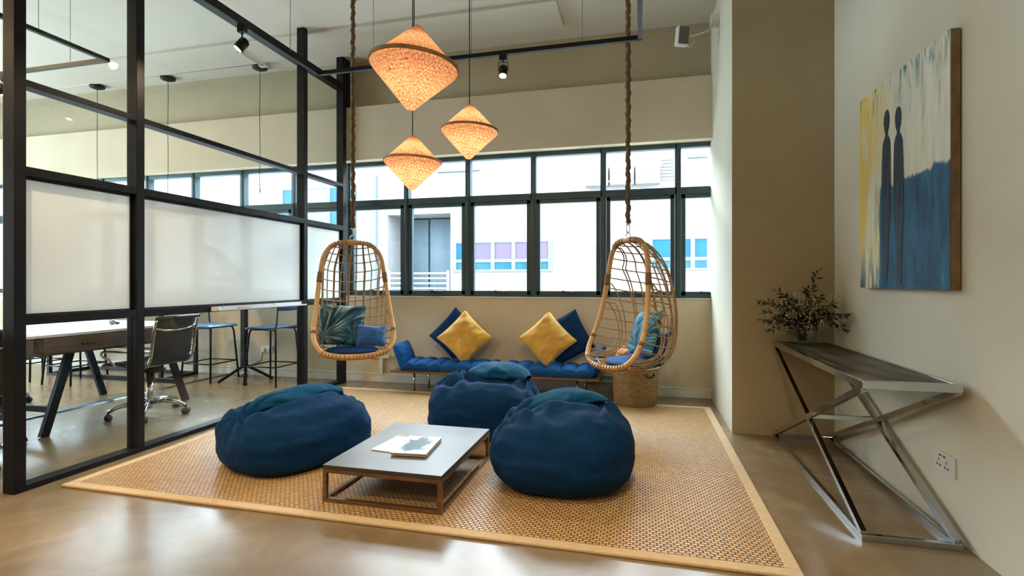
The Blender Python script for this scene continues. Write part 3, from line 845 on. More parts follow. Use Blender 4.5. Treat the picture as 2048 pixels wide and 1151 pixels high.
def roll_flap(root, spine, wid, thk, seed):
    """the bag's closing flap: a soft flattened roll of cloth lying along a curve on the top"""
    def fn(u, v):
        c = cr(spine, u); w_ = cr([(k,) for k in wid], u)[0]; t_ = cr([(k,) for k in thk], u)[0]
        c2 = cr(spine, min(1, u + 0.02)); c1 = cr(spine, max(0, u - 0.02))
        d = Vector((c2[0] - c1[0], c2[1] - c1[1], 0)).normalized(); n = Vector((-d.y, d.x, 0))
        g = 2 * PI * v
        nn = noise.noise(Vector((u * 5 + seed, math.cos(g) * 1.3, math.sin(g) * 1.3)))
        n2 = noise.noise(Vector((u * 16 + seed, math.cos(g) * 2, math.sin(g))))
        k = 1 + 0.22 * nn + 0.10 * n2
        p = Vector(c) + n * (math.cos(g) * w_ * k) + Vector((0, 0, 1)) * (math.sin(g) * t_ * k)
        return tuple(p)
    return MB().grid(lambda a, b: fn(b, a), 48, 70, wrap=True).build('top_flap', M['beanflap_lit'], root)


def pillow_mb(w_, h_, t_, seed=0, ears=0.06, wrk=0.01, n=26, sag=0.0):
    """puffed square cushion in the local XZ plane, thickness along Y"""
    mb = MB()

    def fn(side):
        def f(u, v):
            a = 2 * u - 1; b = 2 * v - 1
            e = max(0.0, (1 - abs(a) ** 2.4)) ** 0.5 * max(0.0, (1 - abs(b) ** 2.4)) ** 0.5
            px = a * w_ / 2 * (1 - ears * (1 - b * b) * 0.9)
            pz = b * h_ / 2 * (1 - ears * (1 - a * a) * 0.9)
            nn = noise.noise(Vector((a * 2.3 + seed, b * 2.3, side * 3 + seed))) + 0.5 * noise.noise(Vector((a * 6 + seed, b * 3, side)))
            y = side * (e * t_ / 2 + wrk * nn * min(1, e * 2)) + sag * (1 - a * a) * (b)
            if e < 1e-6: y = sag * (1 - a * a) * b
            return (px, y, pz)
        return f
    mb.grid(fn(-1), n, n); mb.grid(fn(1), n, n)
    return mb


def weld(o):
    m = o.modifiers.new('weld', 'WELD'); m.merge_threshold = 0.0005
    # keep weld first
    return o


b1, f1 = beanbag((-2.29, 3.07, 0.014), -0.42, 0.405, 0.455, 0.405, (0.0, 0.10), 'long blue bean bag left of the coffee table by the partition',
                 [(0.02, -0.36, 0.08, 0.36, 0.085, 0.050)], 1.0, (), gathers=((-0.06, -0.36, 0.034, 0.24, 9), (0.05, 0.40, 0.032, 0.22, 9)), sqn=3.2)
b2, f2 = beanbag((-1.22, 4.02, 0.014), 0.1, 0.45, 0.44, 0.44, (0.0, 0.05), 'blue bean bag behind the coffee table in front of the bench',
                 [(-0.38, -0.18, 0.36, -0.16, 0.045, 0.045)], 5.0, (), gathers=((-0.20, 0.0, 0.046, 0.26, 8), (0.34, 0.0, 0.034, 0.2, 8)))
b3, f3 = beanbag((-0.455, 3.11, 0.014), 0.0, 0.425, 0.42, 0.465, (0.10, 0.0), 'round blue bean bag right of the coffee table',
                 [(-0.36, -0.10, 0.20, 0.06, 0.075, 0.050), (-0.14, -0.43, -0.12, -0.10, 0.02, 0.03)], 9.0, (0.60, 0.95), gathers=((-0.32, -0.12, 0.036, 0.2, 8), (0.24, 0.06, 0.032, 0.22, 8)),
                 prof=[(0.0, 0.0), (0.40, 0.0), (0.66, 0.006), (0.84, 0.06), (0.95, 0.18), (1.0, 0.36), (0.985, 0.54), (0.90, 0.72), (0.74, 0.86), (0.50, 0.95), (0.22, 0.992), (0.0, 1.0)])
roll_flap(b1, [(-0.12, -0.30, 0.335), (-0.10, -0.16, 0.375), (-0.07, 0.02, 0.39), (-0.04, 0.20, 0.405), (0.02, 0.35, 0.385)], (0.02, 0.11, 0.15, 0.13, 0.03), (0.02, 0.045, 0.055, 0.050, 0.02), 3)
roll_flap(b2, [(-0.17, 0.04, 0.41), (-0.06, 0.05, 0.445), (0.10, 0.05, 0.455), (0.24, 0.04, 0.445), (0.35, 0.0, 0.41)], (0.06, 0.16, 0.19, 0.17, 0.05), (0.03, 0.060, 0.070, 0.060, 0.02), 4)
roll_flap(b3, [(-0.30, 0.02, 0.36), (-0.18, 0.06, 0.42), (0.0, 0.12, 0.455), (0.13, 0.12, 0.465), (0.27, 0.08, 0.465)], (0.03, 0.10, 0.13, 0.10, 0.01), (0.015, 0.045, 0.055, 0.045, 0.005), 6)

# ------------------------------------------------------------------ bench, quilted pads and pillows
bn = empty('wooden_bench', (-1.52, 5.34, 0), label='long low wooden bench with slim chrome legs below the windows', cat='bench')
MB().box(-2.64, 5.12, 0.215, -0.39, 5.58, 0.238).build('board', M['wood'], bn, bevel=0.003, world=True)
for lx, ly in ((-2.40, 5.22), (-2.33, 5.46), (-0.62, 5.22), (-0.56, 5.46)):
    MB().cyl((lx, ly, 0), (lx, ly, 0.215), 0.010, 12).build('leg', M['chrome'], bn, world=True)
for a_ in (-2.42, -0.64):
    MB().box(a_, 5.20, 0.203, a_ + 0.10, 5.48, 0.215).build('bracket', M['black'], bn, world=True)


def quilt(x0, x1, bolster, lab, n):
    r = empty('quilted_seat_pad', ((x0 + x1) / 2, 5.34, 0.24), label=lab, cat='cushion', group='blue quilted pads on the bench')
    L_ = x1 - x0
    th, dp = 0.085, 0.40

    def fn(u, v):
        # u along x, v around the section: 0 front-bottom .. 1 back-bottom, over the top
        x = x0 + L_ * u
        s = u * n
        tuft = abs(math.sin(PI * s)) ** 0.55
        end = min(1, 10 * min(u, 1 - u) + 0.35)
        a = PI * v
        yy = 5.34 - dp / 2 * math.cos(a) * (0.96 + 0.04 * tuft)
        row = abs(math.sin(PI * 2 * (0.5 + 0.5 * math.cos(a)))) ** 0.6
        prof = math.sin(a) ** 0.42
        z = 0.240 + 0.032 + end * prof * (th * (0.55 + 0.45 * tuft) * (0.80 + 0.20 * row)) + 0.004 * noise.noise(Vector((x * 12, yy * 12, 0)))
        if v < 0.001 or v > 0.999: z = 0.262
        return (x, yy, z)
    mb = MB().grid(fn, 16 * n, 30)
    mb.grid(lambda u, v: (x0 + L_ * u, 5.14 + 0.40 * v, 0.2405 + 0.0 * u), 2, 2)
    mb.grid(lambda u, v: (x0 + L_ * u, 5.14 - 0.012 * math.sin(PI * v), 0.2405 + 0.0215 * v), 16, 4)
    mb.grid(lambda u, v: (x0 + L_ * u, 5.54 + 0.012 * math.sin(PI * v), 0.2405 + 0.0215 * v), 16, 4)
    mb.build('quilted_mattress', M['bluecush'], r, world=True)
    pts = [(x0 + L_ * k / 60, 5.136, 0.262) for k in range(61)]
    MB().tube(pts, 0.005, 6).build('piping', M['seam'], r, world=True)
    sgn = -1 if bolster == 'l' else 1
    bx = x0 if bolster == 'l' else x1
    p = pillow_mb(0.30, 0.38, 0.13, 11 if sgn < 0 else 13, 0.05, 0.008)
    # local: X is up the slope, Z along depth
    p.xf(Matrix.Translation((bx + sgn * 0.045, 5.33, 0.385)) @ Matrix.Rotation(sgn * -1.18 + 0.0, 4, 'Y') @ Matrix.Rotation(PI / 2, 4, 'X') @ Matrix.Rotation(0 if sgn < 0 else PI, 4, 'Z'))
    weld(p.build('end_bolster', M['bluecush'], r, world=True))
    return r


quilt(-2.52, -1.44, 'l', 'left blue quilted pad on the bench with turned-up end under the hanging chair', 7)
quilt(-1.43, -0.46, 'r', 'right blue quilted pad on the bench, its end turned up behind the egg chair', 6)


def pillow(name, loc, rot, w_, h_, t_, m_, lab, grp, seed, cat='pillow', ears=0.06, wrk=0.01, piping=None):
    r = empty(name, loc, rot=rot, label=lab, cat=cat, group=grp)
    weld(pillow_mb(w_, h_, t_, seed, ears, wrk).build('pillow_cover', m_, r))
    # knife-edge seam
    pts = []
    for k in range(80):
        s = k / 80 * 4; i = int(s); u = s - i; a = -1 + 2 * u
        q = [(a, -1), (1, a), (-a, 1), (-1, -a)][i]
        pts.append((q[0] * w_ / 2 * (1 - ears * (1 - q[1] ** 2) * 0.9), 0, q[1] * h_ / 2 * (1 - ears * (1 - q[0] ** 2) * 0.9)))
    MB().tube(pts, 0.003, 6, closed=True).build('seam', piping or m_, r)
    return r


G = 'throw pillows on the bench'
D = math.radians
pillow('throw_pillow', (-2.02, 5.50, 0.60), (D(-10), D(42), 0), 0.44, 0.44, 0.12, M['navy'], 'navy pillow behind the left mustard pillow', G, 1)
pillow('throw_pillow', (-1.865, 5.355, 0.59), (D(-17), D(43), 0), 0.44, 0.44, 0.15, M['yellow'], 'mustard yellow pillow on its corner near the left hanging chair', G, 2, ears=0.09, wrk=0.02)
pillow('throw_pillow', (-0.765, 5.50, 0.60), (D(-10), D(62), 0), 0.45, 0.45, 0.12, M['navy'], 'navy pillow behind the right mustard pillow next to the egg chair', G, 3)
pillow('throw_pillow', (-0.945, 5.355, 0.595), (D(-17), D(47), 0), 0.44, 0.44, 0.15, M['yellow'], 'mustard yellow pillow on its corner nearer the right egg chair', G, 4, ears=0.09, wrk=0.02)

bx = empty('storage_box', (-0.42, 5.27, 0), label='dark grey low box on the floor between bench end and basket', cat='box')
MB().box(-0.52, 5.235, 0, -0.245, 5.56, 0.185).build('body', mat('dark_grey_board', (0.05, 0.055, 0.055), 0.6, c2=(0.07, 0.075, 0.075), scale=5), bx, bevel=0.004, world=True)
MB().box(-0.525, 5.23, 0.186, -0.24, 5.565, 0.20).build('lid', mat('dark_grey_lid', (0.045, 0.05, 0.05), 0.5, c2=(0.06, 0.065, 0.065), scale=5), bx, bevel=0.003, world=True)

# ------------------------------------------------------------------ rattan hanging chairs
HP = [(0, 0, 1.067), (0.175, 0, 1.045), (0.275, 0, 0.945), (0.315, -0.01, 0.78), (0.34, -0.03, 0.60), (0.365, -0.06, 0.42), (0.387, -0.11, 0.26), (0.382, -0.17, 0.135), (0.31, -0.225, 0.045), (0.17, -0.255, 0.008), (0, -0.265, 0)]
PP = [(0, 1.067), (0.16, 1.03), (0.34, 0.90), (0.46, 0.72), (0.52, 0.52), (0.535, 0.34), (0.50, 0.16), (0.40, 0.04), (0.22, -0.02), (0.0, -0.035), (-0.265, 0)]


HP = [(w_ * 0.90, y * 0.98, 1.067 - (1.067 - z) * 0.965) for w_, y, z in HP]
PP = [(y * 0.79, 1.067 - (1.067 - z) * 0.965) for y, z in PP]
PP[-1] = (HP[-1][1], HP[-1][2])


def hoop_pt(v, side):
    w_, y, z = cr(HP, v)
    return Vector((side * w_, y, z))


def shell_pt(v, phi):
    w_, y, z = cr(HP, v); py, pz = cr(PP, v)
    c = math.cos(phi)
    return Vector((w_ * math.sin(phi), y + (py - y) * c, z + (pz - z) * c))


def egg_chair(loc, rz, lab, ropelen):
    r = empty('hanging_egg_chair', loc, rz, label=lab, cat='hanging chair', group='rattan hanging chairs')
    N_ = 70
    pts = [hoop_pt(k / N_, 1) for k in range(N_ + 1)] + [hoop_pt(1 - k / N_, -1) for k in range(1, N_)]
    MB().tube(pts, 0.021, 12, closed=True).build('hoop', M['rattan'], r)
    w_ = MB()
    for j in range(1, 18):
        v = 0.04 + (j - 0.5) / 17 * 0.86
        w_.tube([shell_pt(v, -PI / 2 + PI * k / 28) for k in range(29)], 0.0056, 6)

    def xphi(xi, v):
        g = 0.50 + 0.50 * min(1.0, v / 0.26)
        wv = max(1e-4, cr(HP, v)[0])
        return xi * g / wv
    for i in range(-6, 7):
        xi = 0.318 * math.sin(i / 6.7 * PI / 2)
        vs_ = [k / 160 for k in range(161) if abs(xphi(xi, k / 160)) <= 1.0]
        if len(vs_) < 5: continue
        v0, v1 = vs_[0], vs_[-1]
        for off in ((0.0, 0.009) if i % 2 == 0 else (0.0,)):
            P_ = [hoop_pt(v0, 1 if xi > 0 else -1)] if abs(i) > 0 else []
            for k in range(47):
                v = v0 + (v1 - v0) * k / 46
                q = max(-1.0, min(1.0, xphi(xi + off, v)))
                ph = math.asin(q)
                P_.append(shell_pt(v, ph) + Vector((0, 0.009, 0)) * math.cos(ph))
            w_.tube(P_, 0.0058, 6)
    # under-seat bracing
    for s_ in (-1, 1):
        for k in range(4):
            a = shell_pt(0.80, s_ * (0.3 + 0.35 * k)); b_ = shell_pt(0.97, s_ * (0.1 + 0.25 * k))
            w_.tube([a, (a + b_) / 2 - Vector((0, 0, 0.02)), b_], 0.006, 6)
    w_.build('woven_basket', M['rattanweave'], r)
    # second hoop under the front lip
    lip = [hoop_pt(0.78 + 0.22 * k / 24, 1) for k in range(25)] + [hoop_pt(1 - 0.22 * k / 24, -1) for k in range(1, 25)]
    MB().tube([p + Vector((0, 0.025, -0.028)) for p in lip], 0.008, 8).build('lower_rim', M['rattan'], r)
    # cane loops tied round the hoop at the lip and the crown
    lo = MB()
    def loop(v, side, rad=0.024, th=0.0032):
        c = hoop_pt(v, side); t = (hoop_pt(min(1, v + 0.01), side) - hoop_pt(max(0, v - 0.01), side))
        if t.length < 1e-6: t = Vector((1, 0, 0))
        t.normalize(); a = t.cross(Vector((0, 1, 0.2))).normalized(); b_ = t.cross(a)
        lo.tube([c + (a * math.cos(g * PI / 6) + b_ * math.sin(g * PI / 6)) * rad for g in range(12)], th, 5, closed=True)
    for s_ in (-1, 1):
        for k in range(9): loop(0.80 + 0.022 * k, s_)
    loop(0.999, 1)
    lo.build('lip_cane_loops', M['binding'], r)
    for s_ in (-1, 1):
        lo = MB()
        for k in range(6): loop(0.045 + 0.018 * k, s_)
        lo.build('crown_cane_loops', M['binding'], r)
        MB().tube([hoop_pt(0.30 + 0.055 * k / 5, s_) for k in range(6)], 0.0245, 12).build('side_binding', M['binding'], r)
        MB().tube([hoop_pt(0.615 + 0.02 * k / 3, s_) for k in range(4)], 0.0235, 12).build('side_binding', M['binding'], r)
    MB().tube([hoop_pt(0.035 * (1 - k / 5), -1) for k in range(6)] + [hoop_pt(0.035 * k / 5, 1) for k in range(1, 6)], 0.0255, 12).build('crown_binding', M['rattan'], r)
    rg = MB().tube([(0.028 * math.cos(g * PI / 8), 0, 1.067 + 0.030 + 0.034 * math.sin(g * PI / 8)) for g in range(16)], 0.0042, 8, closed=True)
    rg.tube([(0.0, 0.014 * math.cos(g * PI / 8), 1.067 + 0.095 + 0.042 * math.sin(g * PI / 8)) for g in range(16)], 0.0042, 8, closed=True)
    rg.cyl((-0.02, 0, 1.067 + 0.125), (0.02, 0, 1.067 + 0.125), 0.005, 8)
    rg.build('steel_hook', M['chrome'], r)
    n_ = 130; rp = []; rr = []
    for k in range(n_ + 1):
        z = 1.067 + 0.135 + (ropelen - 1.20) * k / n_
        rp.append((0.004 * math.sin(k * 0.9), 0.004 * math.cos(k * 0.9), z)); rr.append(0.0195 + 0.0035 * math.sin(k * 1.9) + 0.002 * noise.noise(Vector((0, 0, k * 0.7))))
    MB().tube(rp, rr, 10).build('jute_rope', M['rope'], r)
    MB().lathe([(0.0, ropelen - 0.035), (0.045, ropelen - 0.03), (0.05, ropelen - 0.002)], 20).build('ceiling_plate', M['black'], r)
    return r


LZ, RZ = 0.50, 0.478
left_chair = egg_chair((-2.596, 4.30, LZ), 0.66, 'rattan hanging chair holding two pillows, beside the glass partition', CZ - LZ)
right_chair = egg_chair((-0.095, 4.35, RZ), -0.95, 'rattan hanging chair turned sideways above the seagrass basket', CZ - RZ)


def in_chair(ch, x, y, z):
    p = WM[ch.name] @ Vector((x, y, z)); return tuple(p)


def seat_pad(ch, rz, lab, m_):
    r = empty('round_seat_cushion', in_chair(ch, 0, 0.06, 0.025), rz, label=lab, cat='cushion', group='seat cushions of the hanging chairs')

    def fn(u, v):
        g = 2 * PI * u; a = PI * v - PI / 2
        rr = max(0.0, math.cos(a)) ** 0.45
        x = 0.235 * rr * math.cos(g); y = 0.235 * rr * math.sin(g)
        tuft = 0.75 + 0.25 * abs(math.sin(x * PI / 0.13)) ** 0.5 * abs(math.sin(y * PI / 0.13 + 0.6)) ** 0.5
        return (x, y, 0.035 + 0.032 * math.sin(a) * (tuft if a > 0 else 1))
    MB().grid(fn, 60, 28, wrap=True).build('cushion_cover', m_, r)
    MB().tube([(0.237 * math.cos(2 * PI * k / 60), 0.237 * math.sin(2 * PI * k / 60), 0.035) for k in range(60)], 0.004, 6, closed=True).build('piping', M['seam'], r)
    return r


seat_pad(left_chair, 0.66, 'dark blue seat cushion in the left hanging chair', M['navy'])
seat_pad(right_chair, -0.95, 'bright blue tufted seat cushion in the egg chair above the basket', M['bluecush'])
G = 'pillows in the hanging chairs'
pillow('throw_pillow', in_chair(left_chair, -0.085, 0.19, 0.285), (D(-16), D(5), 0.50), 0.42, 0.40, 0.15, M['palm'], 'dark palm leaf print pillow in the left hanging chair', G, 21)
pillow('throw_pillow', in_chair(left_chair, 0.175, 0.04, 0.185), (D(-14), D(3), 0.50), 0.27, 0.20, 0.11, M['velvet'], 'small plain bright blue pillow beside the dark palm print pillow', G, 22, ears=0.08)
pillow('throw_pillow', in_chair(right_chair, 0.05, 0.13, 0.30), (D(-20), D(-6), -1.05), 0.38, 0.38, 0.13, M['palm2'], 'light blue palm print pillow standing in the right egg chair', G, 23)
pillow('throw_pillow', in_chair(right_chair, 0.06, 0.22, 0.20), (D(-20), 0, -1.0), 0.34, 0.26, 0.11, M['velvet'], 'plain blue pillow behind the light palm print pillow, seen through the weave', G, 24, ears=0.08)

# ------------------------------------------------------------------ seagrass basket with orange blanket
bk = empty('seagrass_basket', (-0.045, 5.20, 0), label='round woven seagrass basket on the floor under the right egg chair', cat='basket')
MB().lathe([(0.0, 0.004), (0.195, 0.0), (0.207, 0.02), (0.214, 0.15), (0.218, 0.30), (0.222, 0.36), (0.214, 0.366), (0.208, 0.355), (0.200, 0.15), (0.19, 0.02), (0.0, 0.018)], 56).build('woven_body', M['basket'], bk)
MB().tube([(0.217 * math.cos(2 * PI * k / 48), 0.217 * math.sin(2 * PI * k / 48), 0.364) for k in range(48)], 0.011, 8, closed=True).build('rim', M['basket'], bk)
for a in (-0.9, PI - 0.9):
    MB().tube([(0.225 * math.cos(a + 0.22 * math.cos(t * PI / 10)), 0.225 * math.sin(a + 0.22 * math.cos(t * PI / 10)), 0.30 - 0.035 * math.sin(t * PI / 10) + 0.03) for t in range(11)], 0.009, 8).build('handle', M['stem'], bk)
bl = empty('orange_blanket', (-0.16, 5.25, 0.30), label='fluffy orange blanket rolled up in the seagrass basket', cat='blanket')


def blob(cx, cy_, cz, rx, ry, rz_, seed):
    def fn(u, v):
        g = 2 * PI * u; a = PI * v - PI / 2
        d = Vector((math.cos(a) * math.cos(g), math.cos(a) * math.sin(g), math.sin(a)))
        k = 1 + 0.14 * noise.noise(d * 2.2 + Vector((seed, 0, 0))) + 0.05 * noise.noise(d * 8 + Vector((seed, 0, 0)))
        return (cx + d.x * rx * k, cy_ + d.y * ry * k, cz + d.z * rz_ * k)
    return MB().grid(fn, 40, 22, wrap=True)


blob(0.0, -0.02, 0.08, 0.09, 0.10, 0.17, 2).build('fold', M['orange'], bl)
blob(0.10, 0.02, 0.03, 0.09, 0.09, 0.15, 5).build('fold', M['orange'], bl)

# ------------------------------------------------------------------ pendant lamps


def pendant(loc, s, tiltx, tilty, lab, cord_x=0.0):
    r = empty('pendant_lamp', loc, label=lab, cat='pendant lamp', group='woven diamond pendant lamps')
    h1, h2, R = 0.98 * s, 0.97 * s, 1.0 * s      # cone above, cone below, radius
    prof = [(0.035 * s, -h2), (0.10 * s, -h2 * 0.975)]
    for k in range(1, 12): prof.append((0.10 * s + (R - 0.12 * s) * k / 12, -h2 * 0.975 + h2 * 0.93 * k / 12))
    prof += [(0.975 * R, -0.05 * s), (R, 0.0), (0.975 * R, 0.05 * s)]
    for k in range(1, 12): prof.append((0.965 * R - (R - 0.12 * s) * k / 12, 0.06 * s + (h1 - 0.09 * s) * k / 12))
    prof += [(0.07 * s, h1 * 0.97), (0.03 * s, h1)]
    T_ = Matrix.Rotation(tilty, 4, 'Y') @ Matrix.Rotation(tiltx, 4, 'X')
    v = MB()
    n = 64
    vv = []; ff = []
    for rr, z in prof:
        for k in range(n): vv.append((rr * math.cos(2 * PI * k / n), rr * math.sin(2 * PI * k / n), z))
    for i in range(len(prof) - 1):
        for k in range(n): ff.append((i * n + k, i * n + (k + 1) % n, (i + 1) * n + (k + 1) % n, (i + 1) * n + k))
    v.add(vv, ff, True).xf(T_)
    v.build('lamp_shade', M['shade'], r)
    b_ = MB().lathe([(R * 1.005, 0.01 * s), (R * 1.03, 0.01 * s), (R * 1.03, 0.085 * s), (R * 1.005, 0.085 * s), (R * 1.005, 0.01 * s)], 64, smooth=False)
    b_.xf(T_).build('bamboo_band', M['hoopband'], r)
    MB().lathe([(0, -0.035), (0.02, -0.03), (0.034, -0.01), (0.036, 0.01), (0.028, 0.035), (0.014, 0.06), (0.013, 0.085), (0, 0.086)], 18).build('bulb', M['bulb'], r)
    MB().lathe([(0.015, 0.087), (0.017, 0.13), (0.008, 0.14)], 14).build('socket', M['black'], r)
    MB().cyl((0, 0, 0.139), (0, 0, CZ - loc[2]), 0.0035, 8).build('cord', M['black'], r)
    MB().lathe([(0.0, CZ - loc[2] - 0.03), (0.05, CZ - loc[2] - 0.028), (0.055, CZ - loc[2] - 0.001)], 20).build('ceiling_rose', M['black'], r)
    lt = light('pendant_bulb_light', 'POINT', (loc[0], loc[1], loc[2]), 9 * s / 0.28, (1.0, 0.70, 0.50), shadow_soft_size=0.02)
    return r


pendant((-1.32, 2.866, 2.485), 0.262, -0.02, 0.09, 'largest woven diamond pendant lamp, hanging highest')
pendant((-1.543, 3.326, 2.03), 0.197, 0, 0.03, 'lowest woven diamond pendant lamp, below the big one', )
pendant((-1.157, 3.422, 2.247), 0.197, 0, 0.04, 'small woven diamond pendant lamp hanging at middle height on the right')

# ------------------------------------------------------------------ tracks and spotlights
TZ = 3.10


def track(name, segs, lab, wires, tz=TZ):
    r = empty(name, (segs[0][0][0], segs[0][0][1], tz), label=lab, cat='lighting track', group='suspended lighting tracks')
    for a, b_ in segs:
        m_ = MB().bar((*a, tz), (*b_, tz), 0.034, 0.034)
        m_.build('rail', M['black'], r, world=True)
    for wx, wy in wires:
        MB().cyl((wx, wy, tz + 0.015), (wx, wy, CZ), 0.0022, 6).build('suspension_wire', M['wire'], r, world=True)
    return r


track('lighting_track', [((-2.85, -1.0), (-2.85, 4.155)), ((-2.85, 4.14), (0.015, 4.14)), ((0.0, 4.14), (0.0, -1.0))],
      'black lighting track loop hanging over the lounge area', [(-2.83, 3.72), (-2.296, 4.14), (-1.382, 4.14), (-0.448, 4.14), (0.0, 1.2), (-2.85, 1.0)])
track('lighting_track', [((-4.672, -1.0), (-4.672, 3.645)), ((-4.672, 3.63), (-9.0, 3.63))],
      'black lighting track over the desks behind the partition', [(-4.69, 3.098), (-5.09, 3.62), (-4.672, 0.5)], tz=3.2)


def spot(loc, d, lab, energy, grp='black track spotlights', tz=TZ, lit=True):
    r = empty('track_spotlight', loc, label=lab, cat='spotlight', group=grp)
    d = Vector(d).normalized()
    MB().box(-0.03, -0.018, -0.045, 0.03, 0.018, 0).build('adapter', M['black'], r)
    st = MB(); c = Vector((0, 0, -0.13))
    side = d.cross(Vector((0, 0, 1)))
    if side.length < 0.1: side = Vector((1, 0, 0))
    side.normalize()
    st.tube([c + side * 0.040, c + side * 0.040 + Vector((0, 0, 0.07)), c - side * 0.040 + Vector((0, 0, 0.07)), c - side * 0.040], 0.004, 6)
    st.cyl((0, 0, -0.045), (0, 0, -0.062), 0.006, 8)
    st.build('yoke', M['black'], r)
    h = MB(); p0 = c - d * 0.045; p1 = c + d * 0.050
    h.tube([p0, p0 + d * 0.012, p0 + d * 0.013, p1], [0.022, 0.026, 0.036, 0.036], 20)
    h.build('lamp_head', M['black'], r)
    MB().tube([p1 + d * 0.0005, p1 + d * 0.002], 0.029, 20).build('lens', M['spotface'], r)
    if lit:
        q = Vector(loc) + p1 + d * 0.02
        rot = d.to_track_quat('-Z', 'Y').to_euler()
        light('spotlight_beam', 'SPOT', q, energy, (1.0, 0.78, 0.52), rot, spot_size=1.5, spot_blend=0.8, shadow_soft_size=0.018)
    return r


spot((-2.85, 3.21, TZ - 0.017), (-0.45, -0.35, -0.75), 'black track spotlight tilted to the partition, at upper left', 35)
spot((-1.105, 4.14, TZ - 0.017), (0.05, -0.35, -1), 'black track spotlight on the cross track right of the big pendant lamp', 60)
spot((-5.96, 3.63, 3.2 - 0.017), (0.1, 0.3, -1), 'black track spotlight over the desks beyond the partition', 60)
# unseen spotlight heads added to the lounge track as warm fill
for sx, sy, dd, en, lab in ((-2.85, 1.4, (-0.2, 0.5, -1), 90, 'unseen fill spotlight added on the lounge track beside the nearest partition post'), (0.0, 1.6, (-0.3, 0.4, -1), 90, 'black spotlight on the lounge track above the rug\'s near edge, console side'),
                            (-2.85, 0.2, (0.4, 0.8, -1), 80, 'unseen fill spotlight added nearest the camera on the partition side of the track'), (0.0, 0.2, (-0.4, 0.9, -1), 80, 'unseen fill spotlight added right above the camera on the lounge track')):
    spot((sx, sy, TZ - 0.017), dd, lab, en)

# pendant cord drops by the window wall
for px, zend, lab in ((-4.567, 2.35, 'black ceiling canopy with thin cord nearest the partition end'), (-5.973, 2.25, 'middle black ceiling canopy with thin cord above the bar table'), (-7.161, 2.05, 'black ceiling canopy with thin cord, furthest from the partition')):
    r = empty('cord_canopy', (px, 5.435, CZ), label=lab, cat='ceiling canopy', group='ceiling canopies with hanging cords')
    MB().lathe([(0.0, -0.055), (0.05, -0.05), (0.085, -0.035), (0.09, -0.015), (0.06, -0.012), (0.02, -0.001)], 24).build('canopy', M['black'], r)
    MB().tube([(0.003 * math.sin(k), 0, -0.05 - (CZ - zend - 0.05) * k / 12) for k in range(13)], 0.0035, 6).build('cord', M['black'], r)
    MB().lathe([(0.0, zend - CZ - 0.05), (0.014, zend - CZ - 0.045), (0.014, zend - CZ), (0.004, zend - CZ + 0.01)], 12).build('socket', M['white'], r)
cd = empty('ceiling_conduit', (-5.5, 5.40, CZ), label='thin white cable conduit running along the ceiling between the black canopies', cat='conduit')
MB().cyl((-9.5, 5.36, CZ - 0.008), (-4.52, 5.36, CZ - 0.008), 0.006, 8).cyl((-4.45, 5.36, CZ - 0.045), (-4.45, 4.95, CZ - 0.045), 0.008, 8).build('pipe', M['white'], cd, world=True)
MB().box(-4.50, 5.33, CZ - 0.05, -4.40, 5.39, CZ - 0.0005).box(-4.48, 4.95, CZ - 0.06, -4.42, 5.0, CZ - 0.0305).build('junction_box', M['white'], cd, world=True)

# ------------------------------------------------------------------ camera / speaker on the column bracket
sp = empty('wall_speaker', (0.38, 5.10, 3.47), label='small white box speaker on a bracket arm high by the column', cat='speaker')
MB().box(-0.055, -0.04, -0.085, 0.055, 0.04, 0.085).xf(Matrix.Translation((0.38, 5.02, 3.475)) @ Euler((0.12, 0.04, 0.35)).to_matrix().to_4x4()).build('cabinet', M['white'], sp, bevel=0.008, world=True)
MB().box(-0.048, -0.043, -0.078, 0.048, -0.039, 0.078).xf(Matrix.Translation((0.38, 5.02, 3.475)) @ Euler((0.12, 0.04, 0.35)).to_matrix().to_4x4()).build('grille', M['acgrey'], sp, world=True)
MB().tube([(0.42, 5.03, 3.47), (0.50, 5.06, 3.49), (0.62, 5.1, 3.54), (0.665, 5.12, 3.60)], 0.007, 8).build('bracket_arm', M['white'], sp, world=True)
MB().box(0.64, 5.06, 3.59, 0.708, 5.18, 3.68).build('mount', M['white'], sp, bevel=0.004, world=True)
MB().tube([(0.40, 5.03, 3.385), (0.45, 5.03, 3.375), (0.49, 5.04, 3.42), (0.48, 5.05, 3.47)], 0.003, 6).build('cable', M['white'], sp, world=True)

# ------------------------------------------------------------------ painting on the right wall
PYc, PZc = 3.29, 1.765
pt = empty('abstract_painting', (1.434, PYc, PZc), label='tall abstract canvas with two slender dark figures over a blue field', cat='painting')
pw, ph_ = 1.00, 1.205
MB().box(-0.045, -pw / 2, -ph_ / 2, -0.006, pw / 2, ph_ / 2).build('stretcher_edge', M['canvas'], pt, bevel=0.003)
MB().box(-0.047, -pw / 2 + 0.001, -ph_ / 2, -0.045, pw / 2, ph_ / 2).build('canvas_face', M['painting'], pt)


def figure(outline):
    mb = MB(); n = len(outline)
    v = [(-0.0475, y, z) for y, z in outline] + [(-0.0492, y, z) for y, z in outline]
    f = [tuple(range(n)), tuple(range(2 * n - 1, n - 1, -1))] + [(i, (i + 1) % n, n + (i + 1) % n, n + i) for i in range(n)]
    return mb.add(v, f)


